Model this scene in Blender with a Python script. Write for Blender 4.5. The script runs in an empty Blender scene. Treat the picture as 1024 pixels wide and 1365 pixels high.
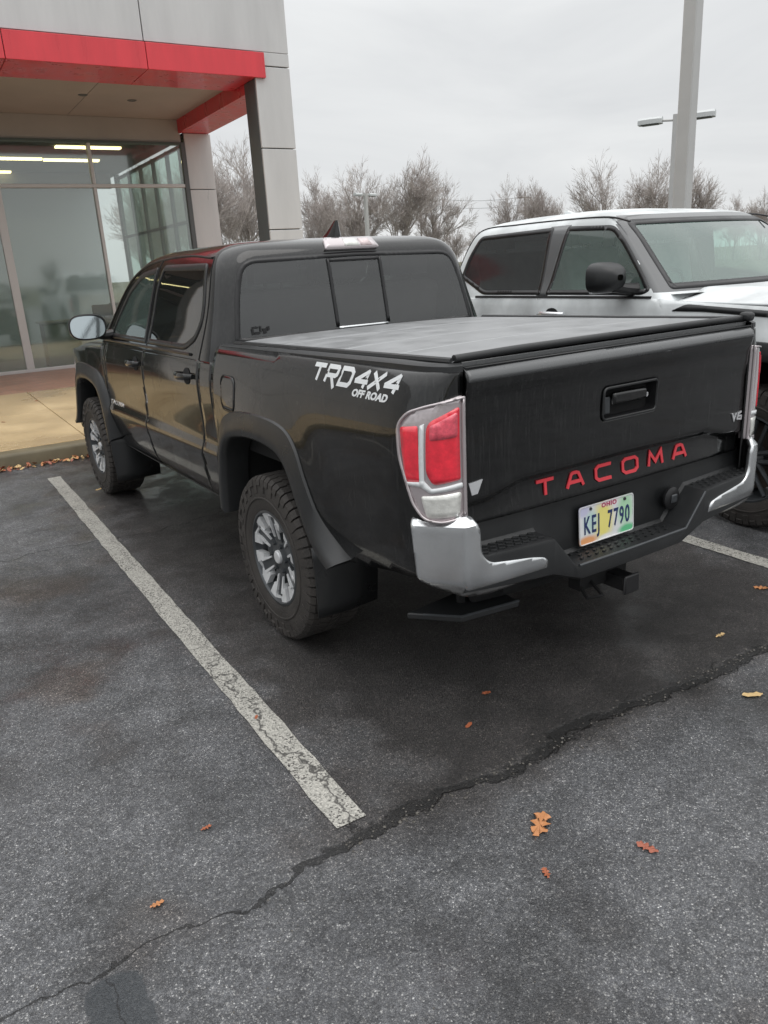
import bpy, bmesh, math, random
from mathutils import Vector, Matrix, noise
from mathutils.geometry import delaunay_2d_cdt
random.seed(7)
PI = math.pi
SC = bpy.context.scene
COL = SC.collection

# ------------------------------------------------------------------ camera
cam_d = bpy.data.cameras.new('camera')
cam = bpy.data.objects.new('camera', cam_d); COL.objects.link(cam); SC.camera = cam
cam_d.sensor_fit = 'HORIZONTAL'; cam_d.sensor_width = 36.0; cam_d.lens = 36.0 * 1022 / 1024
cam_d.clip_start = 0.05; cam_d.clip_end = 3000
cam.matrix_world = Matrix(((0.85086, 0.20526, -0.48364, -2.14725), (-0.52245, 0.23317, -0.82017, -3.11449),
                           (-0.05557, 0.95053, 0.30563, 1.6302), (0, 0, 0, 1)))
CAM = Vector((-2.14725, -3.11449, 1.6302))

# ------------------------------------------------------------------ world and sun (overcast)
W = bpy.data.worlds.new('World'); SC.world = W; W.use_nodes = True
nt = W.node_tree; nt.nodes.clear()
def N(t, kind, **kw):
    n = t.nodes.new(kind)
    for k, v in kw.items():
        if k.startswith('_'): setattr(n, k[1:], v)
        else: n.inputs[k.replace('__', ' ')].default_value = v
    return n
SUN_EL, SUN_AZ = math.radians(62), math.radians(165)
out = N(nt, 'ShaderNodeOutputWorld')
sky = N(nt, 'ShaderNodeTexSky', _sky_type='NISHITA', _sun_disc=False, _sun_elevation=SUN_EL, _sun_rotation=SUN_AZ)
bg1 = N(nt, 'ShaderNodeBackground', Strength=0.06); nt.links.new(sky.outputs[0], bg1.inputs[0])
tc = N(nt, 'ShaderNodeTexCoord'); sx = N(nt, 'ShaderNodeSeparateXYZ'); nt.links.new(tc.outputs['Generated'], sx.inputs[0])
ramp = N(nt, 'ShaderNodeValToRGB'); nt.links.new(sx.outputs[2], ramp.inputs[0])
e = ramp.color_ramp.elements
e[0].position = 0.0; e[0].color = (.69, .70, .705, 1); e[1].position = 1.0; e[1].color = (1, 1, 1, 1)
x = e.new(.3); x.color = (.73, .74, .745, 1)
mp = N(nt, 'ShaderNodeMapping'); mp.inputs['Scale'].default_value = (1.3, 1.3, 4.2); nt.links.new(tc.outputs['Generated'], mp.inputs[0])
ns = N(nt, 'ShaderNodeTexNoise', Scale=2.2, Detail=5.0, Roughness=.55, Distortion=.6); nt.links.new(mp.outputs[0], ns.inputs[0])
r2 = N(nt, 'ShaderNodeValToRGB'); nt.links.new(ns.outputs[0], r2.inputs[0])
r2.color_ramp.elements[0].position = .32; r2.color_ramp.elements[0].color = (.91, .916, .926, 1)
r2.color_ramp.elements[1].position = .68; r2.color_ramp.elements[1].color = (1.08, 1.08, 1.075, 1)
mx = N(nt, 'ShaderNodeMix', _data_type='RGBA', _blend_type='MULTIPLY'); mx.inputs[0].default_value = 1
nt.links.new(ramp.outputs[0], mx.inputs[6]); nt.links.new(r2.outputs[0], mx.inputs[7])
bg2 = N(nt, 'ShaderNodeBackground'); nt.links.new(mx.outputs[2], bg2.inputs[0])
zr = N(nt, 'ShaderNodeMapRange'); zr.inputs['From Min'].default_value = .25; zr.inputs['To Min'].default_value = 1.0; zr.inputs['To Max'].default_value = 1.95
nt.links.new(sx.outputs[2], zr.inputs[0]); nt.links.new(zr.outputs[0], bg2.inputs[1])
ms = N(nt, 'ShaderNodeMixShader'); ms.inputs[0].default_value = .96
nt.links.new(bg1.outputs[0], ms.inputs[1]); nt.links.new(bg2.outputs[0], ms.inputs[2]); nt.links.new(ms.outputs[0], out.inputs[0])
sl = bpy.data.lights.new('sun', 'SUN'); sl.energy = .5; sl.angle = math.radians(40); sl.color = (1, .97, .93)
sun = bpy.data.objects.new('sun', sl); COL.objects.link(sun)
sd = Vector((math.sin(SUN_AZ) * math.cos(SUN_EL), math.cos(SUN_AZ) * math.cos(SUN_EL), math.sin(SUN_EL)))
sun.rotation_euler = sd.to_track_quat('Z', 'Y').to_euler()
SC.view_settings.view_transform = 'Standard'; SC.view_settings.look = 'None'
SC.view_settings.exposure = 0.20; SC.view_settings.gamma = 1.0

# ------------------------------------------------------------------ materials
def link(t, a, b): t.links.new(a, b)
def mat(name, col, rough=.5, metal=0., coat=0., spec=.5, var=0., vscale=8., bump=0., bscale=60., rvar=0., alpha=1., emit=None, bdist=.002, aniso=(1, 1, 1)):
    m = bpy.data.materials.new(name); m.use_nodes = True; t = m.node_tree
    b = t.nodes['Principled BSDF']
    b.inputs['Base Color'].default_value = (*col, 1); b.inputs['Roughness'].default_value = rough
    b.inputs['Metallic'].default_value = metal; b.inputs['Coat Weight'].default_value = coat; b.inputs['Coat Roughness'].default_value = .04
    b.inputs['Specular IOR Level'].default_value = spec
    if emit: b.inputs['Emission Color'].default_value = (*emit[0], 1); b.inputs['Emission Strength'].default_value = emit[1]
    c = N(t, 'ShaderNodeTexCoord'); mpn = N(t, 'ShaderNodeMapping'); mpn.inputs['Scale'].default_value = aniso
    link(t, c.outputs['Object'], mpn.inputs[0])
    if var or rvar:
        n = N(t, 'ShaderNodeTexNoise', Scale=vscale, Detail=6., Roughness=.6); link(t, mpn.outputs[0], n.inputs[0])
    if var:
        mr = N(t, 'ShaderNodeMapRange'); mr.inputs['From Min'].default_value = .3; mr.inputs['From Max'].default_value = .7
        mr.inputs['To Min'].default_value = 1 - var; mr.inputs['To Max'].default_value = 1 + var; link(t, n.outputs[0], mr.inputs[0])
        vm = N(t, 'ShaderNodeVectorMath', _operation='SCALE'); vm.inputs[0].default_value = col
        link(t, mr.outputs[0], vm.inputs['Scale']); link(t, vm.outputs[0], b.inputs['Base Color'])
    if rvar:
        mr2 = N(t, 'ShaderNodeMapRange'); mr2.inputs['From Min'].default_value = .3; mr2.inputs['From Max'].default_value = .7
        mr2.inputs['To Min'].default_value = max(rough - rvar, .02); mr2.inputs['To Max'].default_value = rough + rvar
        link(t, n.outputs[0], mr2.inputs[0]); link(t, mr2.outputs[0], b.inputs['Roughness'])
    if bump:
        n2 = N(t, 'ShaderNodeTexNoise', Scale=bscale, Detail=4., Roughness=.6); link(t, mpn.outputs[0], n2.inputs[0])
        bp = N(t, 'ShaderNodeBump', Strength=bump, Distance=bdist); link(t, n2.outputs[0], bp.inputs['Height']); link(t, bp.outputs[0], b.inputs['Normal'])
    return m

def wet_paint(name, col, rough, metal, streak=1.0, spec=.5, coat=1.):
    """car paint with a clear coat, drizzle beads and thin run marks"""
    m = bpy.data.materials.new(name); m.use_nodes = True; t = m.node_tree; b = t.nodes['Principled BSDF']
    b.inputs['Metallic'].default_value = metal; b.inputs['Coat Weight'].default_value = coat; b.inputs['Coat IOR'].default_value = 1.55; b.inputs['Specular IOR Level'].default_value = spec
    c = N(t, 'ShaderNodeTexCoord')
    v = N(t, 'ShaderNodeTexVoronoi', Scale=210.); link(t, c.outputs['Object'], v.inputs[0])
    dr = N(t, 'ShaderNodeMapRange'); dr.inputs['From Min'].default_value = .0; dr.inputs['From Max'].default_value = .42; dr.inputs['To Min'].default_value = 1.; dr.inputs['To Max'].default_value = 0.
    link(t, v.outputs['Distance'], dr.inputs[0])
    cs = N(t, 'ShaderNodeSeparateColor'); link(t, v.outputs['Color'], cs.inputs[0])
    th = N(t, 'ShaderNodeMath', _operation='GREATER_THAN'); th.inputs[1].default_value = .55; link(t, cs.outputs[0], th.inputs[0])
    mu = N(t, 'ShaderNodeMath', _operation='MULTIPLY'); link(t, dr.outputs[0], mu.inputs[0]); link(t, th.outputs[0], mu.inputs[1])
    mp2 = N(t, 'ShaderNodeMapping'); mp2.inputs['Scale'].default_value = (1, 1, .045); link(t, c.outputs['Object'], mp2.inputs[0])
    n = N(t, 'ShaderNodeTexNoise', Scale=150., Detail=3., Roughness=.6); link(t, mp2.outputs[0], n.inputs[0])
    n3 = N(t, 'ShaderNodeTexNoise', Scale=3.5, Detail=5.); link(t, c.outputs['Object'], n3.inputs[0])
    ad = N(t, 'ShaderNodeMath', _operation='ADD'); link(t, mu.outputs[0], ad.inputs[0]); link(t, n.outputs[0], ad.inputs[1])
    bp = N(t, 'ShaderNodeBump', Strength=.05 * streak, Distance=.0006); link(t, ad.outputs[0], bp.inputs['Height'])
    link(t, bp.outputs[0], b.inputs['Normal']); 
    bp2 = N(t, 'ShaderNodeBump', Strength=.10 * streak, Distance=.0006); link(t, ad.outputs[0], bp2.inputs['Height']); link(t, bp2.outputs[0], b.inputs['Coat Normal'])
    rr = N(t, 'ShaderNodeMapRange'); rr.inputs['To Min'].default_value = rough - .06; rr.inputs['To Max'].default_value = rough + .14; link(t, n3.outputs[0], rr.inputs[0]); link(t, rr.outputs[0], b.inputs['Roughness'])
    cr = N(t, 'ShaderNodeMapRange'); cr.inputs['From Min'].default_value = .3; cr.inputs['From Max'].default_value = .7; cr.inputs['To Min'].default_value = .015; cr.inputs['To Max'].default_value = .06; link(t, n.outputs[0], cr.inputs[0]); link(t, cr.outputs[0], b.inputs['Coat Roughness'])
    mr = N(t, 'ShaderNodeMapRange'); mr.inputs['From Min'].default_value = .35; mr.inputs['From Max'].default_value = .65; mr.inputs['To Min'].default_value = .8; mr.inputs['To Max'].default_value = 1.25; link(t, n3.outputs[0], mr.inputs[0])
    vm = N(t, 'ShaderNodeVectorMath', _operation='SCALE'); vm.inputs[0].default_value = col; link(t, mr.outputs[0], vm.inputs['Scale'])
    if col[0] < .1:   # spray film drying in thin vertical runs
        sk = N(t, 'ShaderNodeMapRange'); sk.inputs['From Min'].default_value = .48; sk.inputs['From Max'].default_value = .70; sk.inputs['To Max'].default_value = .011; link(t, n.outputs[0], sk.inputs[0])
        av = N(t, 'ShaderNodeVectorMath', _operation='ADD'); link(t, vm.outputs[0], av.inputs[0]); link(t, sk.outputs[0], av.inputs[1]); link(t, av.outputs[0], b.inputs['Base Color'])
    else: link(t, vm.outputs[0], b.inputs['Base Color'])
    return m

def glass(name, tint, refl=1.0, rough=.02, droplets=.05, milk=0., mc=(.5, .53, .53)):
    m = bpy.data.materials.new(name); m.use_nodes = True; t = m.node_tree; t.nodes.clear()
    o = N(t, 'ShaderNodeOutputMaterial'); tr = N(t, 'ShaderNodeBsdfTransparent', Color=(*tint, 1)); gl = N(t, 'ShaderNodeBsdfGlossy', Roughness=rough)
    c = N(t, 'ShaderNodeTexCoord'); v = N(t, 'ShaderNodeTexNoise', Scale=130., Detail=2.); link(t, c.outputs['Object'], v.inputs[0])
    bp = N(t, 'ShaderNodeBump', Strength=droplets, Distance=.001); link(t, v.outputs[0], bp.inputs['Height']); link(t, bp.outputs[0], gl.inputs['Normal'])
    fr = N(t, 'ShaderNodeFresnel', IOR=1.5); mu = N(t, 'ShaderNodeMath', _operation='MULTIPLY', _use_clamp=True); mu.inputs[1].default_value = refl; link(t, fr.outputs[0], mu.inputs[0])
    df = N(t, 'ShaderNodeBsdfDiffuse', Color=(*mc, 1)); m0 = N(t, 'ShaderNodeMixShader', ); m0.inputs[0].default_value = milk
    link(t, tr.outputs[0], m0.inputs[1]); link(t, df.outputs[0], m0.inputs[2])
    mxs = N(t, 'ShaderNodeMixShader'); link(t, mu.outputs[0], mxs.inputs[0]); link(t, m0.outputs[0], mxs.inputs[1]); link(t, gl.outputs[0], mxs.inputs[2]); link(t, mxs.outputs[0], o.inputs[0])
    return m

M = {}
M['black_paint'] = wet_paint('black_paint', (.0026, .0028, .0030), .24, 0., spec=.06)
M['silver_paint'] = wet_paint('silver_paint', (.60, .625, .63), .58, .0, 1.2, .35, .14)
M['cap'] = mat('cap_plastic', (.075, .078, .08), .28, coat=.6, bump=.3, bscale=300, rvar=.08)
M['hinge'] = mat('hinge_highlight', (.30, .31, .315), .3)  # paler than the cover: highlights along its folds put into the colour
M['plastic'] = mat('black_plastic', (.015, .016, .017), .42, bump=.35, bscale=420, var=.25, vscale=5, rvar=.1)
M['flare'] = mat('flare_plastic', (.020, .021, .022), .34, bump=.25, bscale=500, var=.2, vscale=4, rvar=.1)
M['matte'] = mat('underbody_black', (.007, .007, .0075), .85, var=.4, vscale=6)
M['rubber'] = mat('tyre_rubber', (.036, .032, .029), .70, bump=1., bscale=150, bdist=.004, var=.35, vscale=9, rvar=.12)
M['trim'] = mat('window_trim', (.012, .012, .013), .35, rvar=.08)
M['chrome'] = wet_paint('bumper_silver', (.62, .635, .645), .17, .95, 5., .5, .25)
M['badge'] = mat('badge_chrome', (.85, .86, .88), .25, metal=.7)
M['alloy'] = mat('machined_alloy', (.64, .65, .66), .38, metal=.3, var=.12, vscale=25)
M['gunmetal'] = mat('gunmetal', (.055, .060, .065), .40, metal=.3, var=.2, vscale=18)
M['tonneau'] = mat('tonneau_vinyl', (.23, .235, .24), .45, bump=.35, bscale=190, var=.2, vscale=7, rvar=.11, bdist=.0012)
M['lamp_clear'] = mat('lamp_clear', (.50, .45, .46), .10, metal=.5, coat=1., bump=.25, bscale=70)
M['lamp_red'] = mat('lamp_red', (.78, .022, .045), .18, coat=1., bump=.3, bscale=90, var=.2, vscale=30)
M['lamp_red2'] = mat('lamp_red_dim', (.62, .50, .50), .2, coat=1., bump=.3, bscale=90, var=.3, vscale=30)
M['lamp_pink'] = mat('lamp_red_upper', (.72, .09, .13), .2, coat=1., bump=.5, bscale=140, var=.3, vscale=60)
M['lamp_white'] = mat('lamp_reflector', (.74, .74, .70), .2, metal=.3, coat=1., bump=.8, bscale=85, var=.15, vscale=40)
M['red_letter'] = mat('red_letter', (.62, .035, .05), .35, coat=.5)
M['decal'] = mat('decal_silver', (.72, .74, .75), .4, metal=.15)
M['decal2'] = mat('decal_grey', (.30, .31, .32), .4, metal=.1)  # bark and twigs kept pale: distance haze put into their colours
M['seat'] = mat('seat_cloth', (.06, .06, .06), .9, var=.2)
M['privacy'] = glass('privacy_glass', (.55, .56, .56), 2.4, .025, .04, .05)
M['rearside'] = glass('rear_side_glass', (.12, .125, .125), 1.9, .015, .01, .03)
M['rearside2'] = glass('dark_side_glass', (.16, .17, .17), .75, .06, .1, .06)
M['clear_glass'] = glass('green_glass', (.72, .90, .83), 1.4, .015, .02, .20, (.30, .40, .36))
M['wind_glass'] = glass('windscreen_glass', (.72, .94, .86), 1.9, .05, .10, .16, (.40, .64, .56))
M['mirror'] = mat('mirror_glass', (.50, .56, .58), .05, metal=1., bump=.05, bscale=90)
M['inner'] = mat('cabin_lining', (.10, .10, .10), .9)

def asphalt():
    m = bpy.data.materials.new('asphalt'); m.use_nodes = True; t = m.node_tree; b = t.nodes['Principled BSDF']
    c = N(t, 'ShaderNodeTexCoord'); P = c.outputs['Object']
    sp = N(t, 'ShaderNodeSeparateXYZ'); link(t, P, sp.inputs[0])
    def noise_(s, d=4., r=.6, v=P): n = N(t, 'ShaderNodeTexNoise', Scale=s, Detail=d, Roughness=r); link(t, v, n.inputs[0]); return n.outputs[0]
    def mr(v, a, b_, c_, d_, smooth=False):
        n = N(t, 'ShaderNodeMapRange'); n.inputs['From Min'].default_value = a; n.inputs['From Max'].default_value = b_; n.inputs['To Min'].default_value = c_; n.inputs['To Max'].default_value = d_
        if smooth: n.interpolation_type = 'SMOOTHSTEP'
        link(t, v, n.inputs[0]); return n.outputs[0]
    def ma(op, a, b_=None):
        n = N(t, 'ShaderNodeMath', _operation=op)
        for i, v in enumerate((a, b_)):
            if v is None: continue
            if isinstance(v, (int, float)): n.inputs[i].default_value = v
            else: link(t, v, n.inputs[i])
        return n.outputs[0]
    vor = N(t, 'ShaderNodeTexVoronoi', Scale=250.); link(t, P, vor.inputs[0])
    cs = N(t, 'ShaderNodeSeparateColor'); link(t, vor.outputs['Color'], cs.inputs[0])
    stone = N(t, 'ShaderNodeValToRGB'); link(t, cs.outputs[0], stone.inputs[0]); e = stone.color_ramp.elements
    e[0].position = 0; e[0].color = (.050, .051, .054, 1); e[1].position = 1; e[1].color = (.31, .305, .295, 1)
    for p_, v_ in ((.45, (.075, .076, .079, 1)), (.82, (.105, .105, .107, 1)), (.95, (.17, .167, .162, 1))): q = e.new(p_); q.color = v_
    big = noise_(.55, 6., .62); mid = noise_(2.6, 5., .6); blot = noise_(7., 4., .6)
    # binder between stones
    gap = mr(vor.outputs['Distance'], .25, .62, 1., .55)
    # wetness: stall where the truck stands and a dirty run towards the seam are wetter and darker
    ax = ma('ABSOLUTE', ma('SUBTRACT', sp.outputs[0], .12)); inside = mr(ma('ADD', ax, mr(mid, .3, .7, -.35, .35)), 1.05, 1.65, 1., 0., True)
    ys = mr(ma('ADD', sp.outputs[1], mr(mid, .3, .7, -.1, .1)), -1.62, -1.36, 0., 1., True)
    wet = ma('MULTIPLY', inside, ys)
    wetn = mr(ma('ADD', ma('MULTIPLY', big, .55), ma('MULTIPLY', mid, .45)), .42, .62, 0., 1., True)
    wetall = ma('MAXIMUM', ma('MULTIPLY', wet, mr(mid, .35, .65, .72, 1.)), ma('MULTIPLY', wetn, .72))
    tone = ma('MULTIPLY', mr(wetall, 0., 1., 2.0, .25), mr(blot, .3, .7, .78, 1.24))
    v2 = N(t, 'ShaderNodeTexVoronoi', Scale=95.); link(t, P, v2.inputs[0]); c2_ = N(t, 'ShaderNodeSeparateColor'); link(t, v2.outputs['Color'], c2_.inputs[0])
    tone = ma('MULTIPLY', ma('MULTIPLY', tone, gap), mr(c2_.outputs[0], 0., 1., .74, 1.28))
    # cracks: long seam across the bays, one farther up, hairlines
    wob = ma('ADD', mr(noise_(1.6, 3.), .3, .7, -.06, .06), mr(noise_(13., 4.), .3, .7, -.014, .014))
    d1 = ma('ABSOLUTE', ma('SUBTRACT', ma('ADD', sp.outputs[1], wob), -1.42))
    xin = mr(ma('ABSOLUTE', ma('SUBTRACT', sp.outputs[0], -.35)), .75, 1.35, 1., 0., True)   # rubble width along the bay mouth
    wid = ma('MULTIPLY', ma('ADD', ma('MULTIPLY', xin, .024), .0030), mr(noise_(22., 3.), .3, .7, .45, 1.5))
    c1 = ma('SUBTRACT', 1., mr(ma('DIVIDE', d1, wid), .6, 1.25, 0., 1., True))
    wob2 = ma('ADD', mr(noise_(1.1, 3.), .3, .7, -.12, .12), mr(noise_(9., 4.), .3, .7, -.03, .03))
    d2 = ma('ABSOLUTE', ma('SUBTRACT', ma('ADD', sp.outputs[1], wob2), 1.98)); c2 = mr(d2, .004, .013, 1., 0., True)
    hal = mr(ma('ABSOLUTE', ma('SUBTRACT', ma('ADD', sp.outputs[0], ma('ADD', mr(noise_(3.3, 4.), .3, .7, -.07, .07), mr(noise_(25., 3.), .3, .7, -.02, .02))), -1.285)), .002, .007, .8, 0., True)
    hal = ma('MULTIPLY', hal, mr(ma('ABSOLUTE', ma('SUBTRACT', sp.outputs[1], -.85)), .5, .62, 1., 0.))
    dk = mr(mid, .45, .62, 1., .35)
    cr = ma('MAXIMUM', ma('MAXIMUM', ma('MULTIPLY', c1, .92), ma('MULTIPLY', c2, .6)), hal)
    halo = mr(d1, .0, .16, .18, 0., True); halo = ma('MULTIPLY', halo, ma('ADD', ma('MULTIPLY', xin, .8), .2))
    crk = ma('MULTIPLY', ma('SUBTRACT', 1., ma('MULTIPLY', cr, .85)), ma('SUBTRACT', 1., halo))
    # tar patch near the bottom-left
    px_ = ma('DIVIDE', ma('SUBTRACT', ma('ADD', sp.outputs[0], mr(noise_(12., 3.), .3, .7, -.012, .012)), -2.045), .072)
    py_ = ma('DIVIDE', ma('SUBTRACT', sp.outputs[1], -1.60), .125)
    pd = ma('ADD', ma('POWER', ma('ABSOLUTE', px_), 3.), ma('POWER', ma('ABSOLUTE', py_), 3.)); patch = mr(pd, .85, 1.1, 1., 0., True)
    hp = mr(ma('ABSOLUTE', ma('SUBTRACT', ma('ADD', sp.outputs[0], mr(noise_(14., 3.), .3, .7, -.015, .015)), -2.045)), .0015, .004, .75, 0.); hp = ma('MULTIPLY', hp, patch)
    tone = ma('MULTIPLY', tone, crk)
    vm = N(t, 'ShaderNodeVectorMath', _operation='SCALE'); cool = N(t, 'ShaderNodeVectorMath', _operation='MULTIPLY'); link(t, stone.outputs[0], cool.inputs[0]); cool.inputs[1].default_value = (.98, .995, 1.02); link(t, cool.outputs[0], vm.inputs[0]); link(t, tone, vm.inputs['Scale'])
    # rust-brown leaf stains
    st = ma('MAXIMUM', mr(noise_(1.3, 3., .5), .55, .70, 0., .7, True), ma('MULTIPLY', wet, .45)); mixs = N(t, 'ShaderNodeMix', _data_type='RGBA', _blend_type='MULTIPLY'); link(t, st, mixs.inputs[0]); link(t, vm.outputs[0], mixs.inputs[6]); mixs.inputs[7].default_value = (1.12, .86, .70, 1)
    mixp = N(t, 'ShaderNodeMix', _data_type='RGBA'); link(t, ma('MULTIPLY', patch, .86), mixp.inputs[0]); link(t, mixs.outputs[2], mixp.inputs[6]); mixp.inputs[7].default_value = (.040, .046, .052, 1)
    mixq = N(t, 'ShaderNodeMix', _data_type='RGBA'); link(t, hp, mixq.inputs[0]); link(t, mixp.outputs[2], mixq.inputs[6]); mixq.inputs[7].default_value = (.008, .008, .009, 1)
    link(t, mixq.outputs[2], b.inputs['Base Color'])
    ro = ma('ADD', mr(wetall, 0., 1., .58, .40), mr(cs.outputs[1], 0., 1., -.09, .12)); link(t, ro, b.inputs['Roughness'])
    film_ = ma('MULTIPLY', ma('ADD', ma('MULTIPLY', wetall, .75), .25), mr(noise_(4.5, 5., .65), .42, .60, .25, 1., True)); link(t, film_, b.inputs['Coat Weight']); link(t, mr(film_, 0., 1., .30, .08), b.inputs['Coat Roughness'])
    bc = N(t, 'ShaderNodeBump', Strength=.22, Distance=.002); link(t, noise_(95., 3.), bc.inputs['Height']); link(t, bc.outputs[0], b.inputs['Coat Normal']); b.inputs['Coat IOR'].default_value = 1.33
    h = ma('SUBTRACT', ma('ADD', ma('MULTIPLY', mr(vor.outputs['Distance'], 0., .7, 1., 0.), .7), ma('MULTIPLY', noise_(420., 2.), .5)), ma('MULTIPLY', cr, 3.))
    bp = N(t, 'ShaderNodeBump', Strength=1., Distance=.005); link(t, h, bp.inputs['Height']); link(t, bp.outputs[0], b.inputs['Normal'])
    b.inputs['Specular IOR Level'].default_value = .55
    return m
M['asphalt'] = asphalt()

def line_paint():
    m = bpy.data.materials.new('worn_line_paint'); m.use_nodes = True; t = m.node_tree; b = t.nodes['Principled BSDF']
    c = N(t, 'ShaderNodeTexCoord'); P = c.outputs['Object']
    v = N(t, 'ShaderNodeTexVoronoi', Scale=170.); link(t, P, v.inputs[0]); cs = N(t, 'ShaderNodeSeparateColor'); link(t, v.outputs['Color'], cs.inputs[0])
    n = N(t, 'ShaderNodeTexNoise', Scale=5., Detail=6., Roughness=.65); link(t, P, n.inputs[0])
    ad = N(t, 'ShaderNodeMath', _operation='ADD'); link(t, cs.outputs[0], ad.inputs[0]); link(t, n.outputs[0], ad.inputs[1])
    mr = N(t, 'ShaderNodeMapRange'); mr.inputs['From Min'].default_value = 1.16; mr.inputs['From Max'].default_value = 1.5; link(t, ad.outputs[0], mr.inputs[0])
    sp = N(t, 'ShaderNodeSeparateXYZ'); link(t, P, sp.inputs[0])
    n2 = N(t, 'ShaderNodeTexNoise', Scale=3.3, Detail=5., Roughness=.6); link(t, P, n2.inputs[0])
    a = N(t, 'ShaderNodeMapRange'); a.inputs['From Min'].default_value = .3; a.inputs['From Max'].default_value = .7; a.inputs['To Min'].default_value = -.11; a.inputs['To Max'].default_value = .11; link(t, n2.outputs[0], a.inputs[0])
    s = N(t, 'ShaderNodeMath', _operation='ADD'); link(t, sp.outputs[0], s.inputs[0]); link(t, a.outputs[0], s.inputs[1])
    s2 = N(t, 'ShaderNodeMath', _operation='ADD'); link(t, s.outputs[0], s2.inputs[0]); s2.inputs[1].default_value = 1.285
    ab = N(t, 'ShaderNodeMath', _operation='ABSOLUTE'); link(t, s2.outputs[0], ab.inputs[0])
    k = N(t, 'ShaderNodeMapRange'); k.inputs['From Min'].default_value = .003; k.inputs['From Max'].default_value = .010; k.inputs['To Min'].default_value = .9; k.inputs['To Max'].default_value = 0; link(t, ab.outputs[0], k.inputs[0])
    yy = N(t, 'ShaderNodeMapRange'); yy.inputs['From Min'].default_value = -.1; yy.inputs['From Max'].default_value = .2; yy.inputs['To Min'].default_value = 1; yy.inputs['To Max'].default_value = 0; link(t, sp.outputs[1], yy.inputs[0])
    km = N(t, 'ShaderNodeMath', _operation='MULTIPLY'); link(t, k.outputs[0], km.inputs[0]); link(t, yy.outputs[0], km.inputs[1])
    mxm = N(t, 'ShaderNodeMath', _operation='MAXIMUM'); link(t, mr.outputs[0], mxm.inputs[0]); link(t, km.outputs[0], mxm.inputs[1])
    ramp = N(t, 'ShaderNodeValToRGB'); link(t, cs.outputs[1], ramp.inputs[0]); ramp.color_ramp.elements[0].color = (.27, .265, .24, 1); ramp.color_ramp.elements[1].color = (.50, .485, .44, 1)
    mx = N(t, 'ShaderNodeMix', _data_type='RGBA'); link(t, mxm.outputs[0], mx.inputs[0]); link(t, ramp.outputs[0], mx.inputs[6]); mx.inputs[7].default_value = (.05, .048, .045, 1)
    link(t, mx.outputs[2], b.inputs['Base Color']); b.inputs['Roughness'].default_value = .55
    bp = N(t, 'ShaderNodeBump', Strength=.6, Distance=.003); link(t, v.outputs['Distance'], bp.inputs['Height']); link(t, bp.outputs[0], b.inputs['Normal'])
    return m
M['line'] = line_paint()

# ------------------------------------------------------------------ mesh helpers
def tag(o, label=None, cat=None, group=None, kind=None):
    if label: o['label'] = label
    if cat: o['category'] = cat
    if group: o['group'] = group
    if kind: o['kind'] = kind
    return o
def empty(name, loc=(0, 0, 0), rz=0.):
    o = bpy.data.objects.new(name, None); COL.objects.link(o); o.location = loc; o.rotation_euler = (0, 0, rz); o.empty_display_size = .3; return o
def mk(name, verts, faces, m, parent=None, smooth=35, fm=None, solid=0., bevel=0.):
    me = bpy.data.meshes.new(name); me.from_pydata([tuple(v) for v in verts], [], faces)
    for mm in (m if isinstance(m, (list, tuple)) else [m]): me.materials.append(mm)
    if fm: me.polygons.foreach_set('material_index', fm)
    me.validate(); me.update()
    if smooth:
        me.polygons.foreach_set('use_smooth', [True] * len(me.polygons))
        if smooth < 180: me.set_sharp_from_angle(angle=math.radians(smooth))
    o = bpy.data.objects.new(name, me); COL.objects.link(o)
    if parent: o.parent = parent
    if solid:
        s = o.modifiers.new('solid', 'SOLIDIFY'); s.thickness = solid; s.offset = -1
    if bevel:
        b = o.modifiers.new('bevel', 'BEVEL'); b.width = bevel; b.segments = 2; b.limit_method = 'ANGLE'; b.angle_limit = math.radians(40)
    return o
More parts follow.
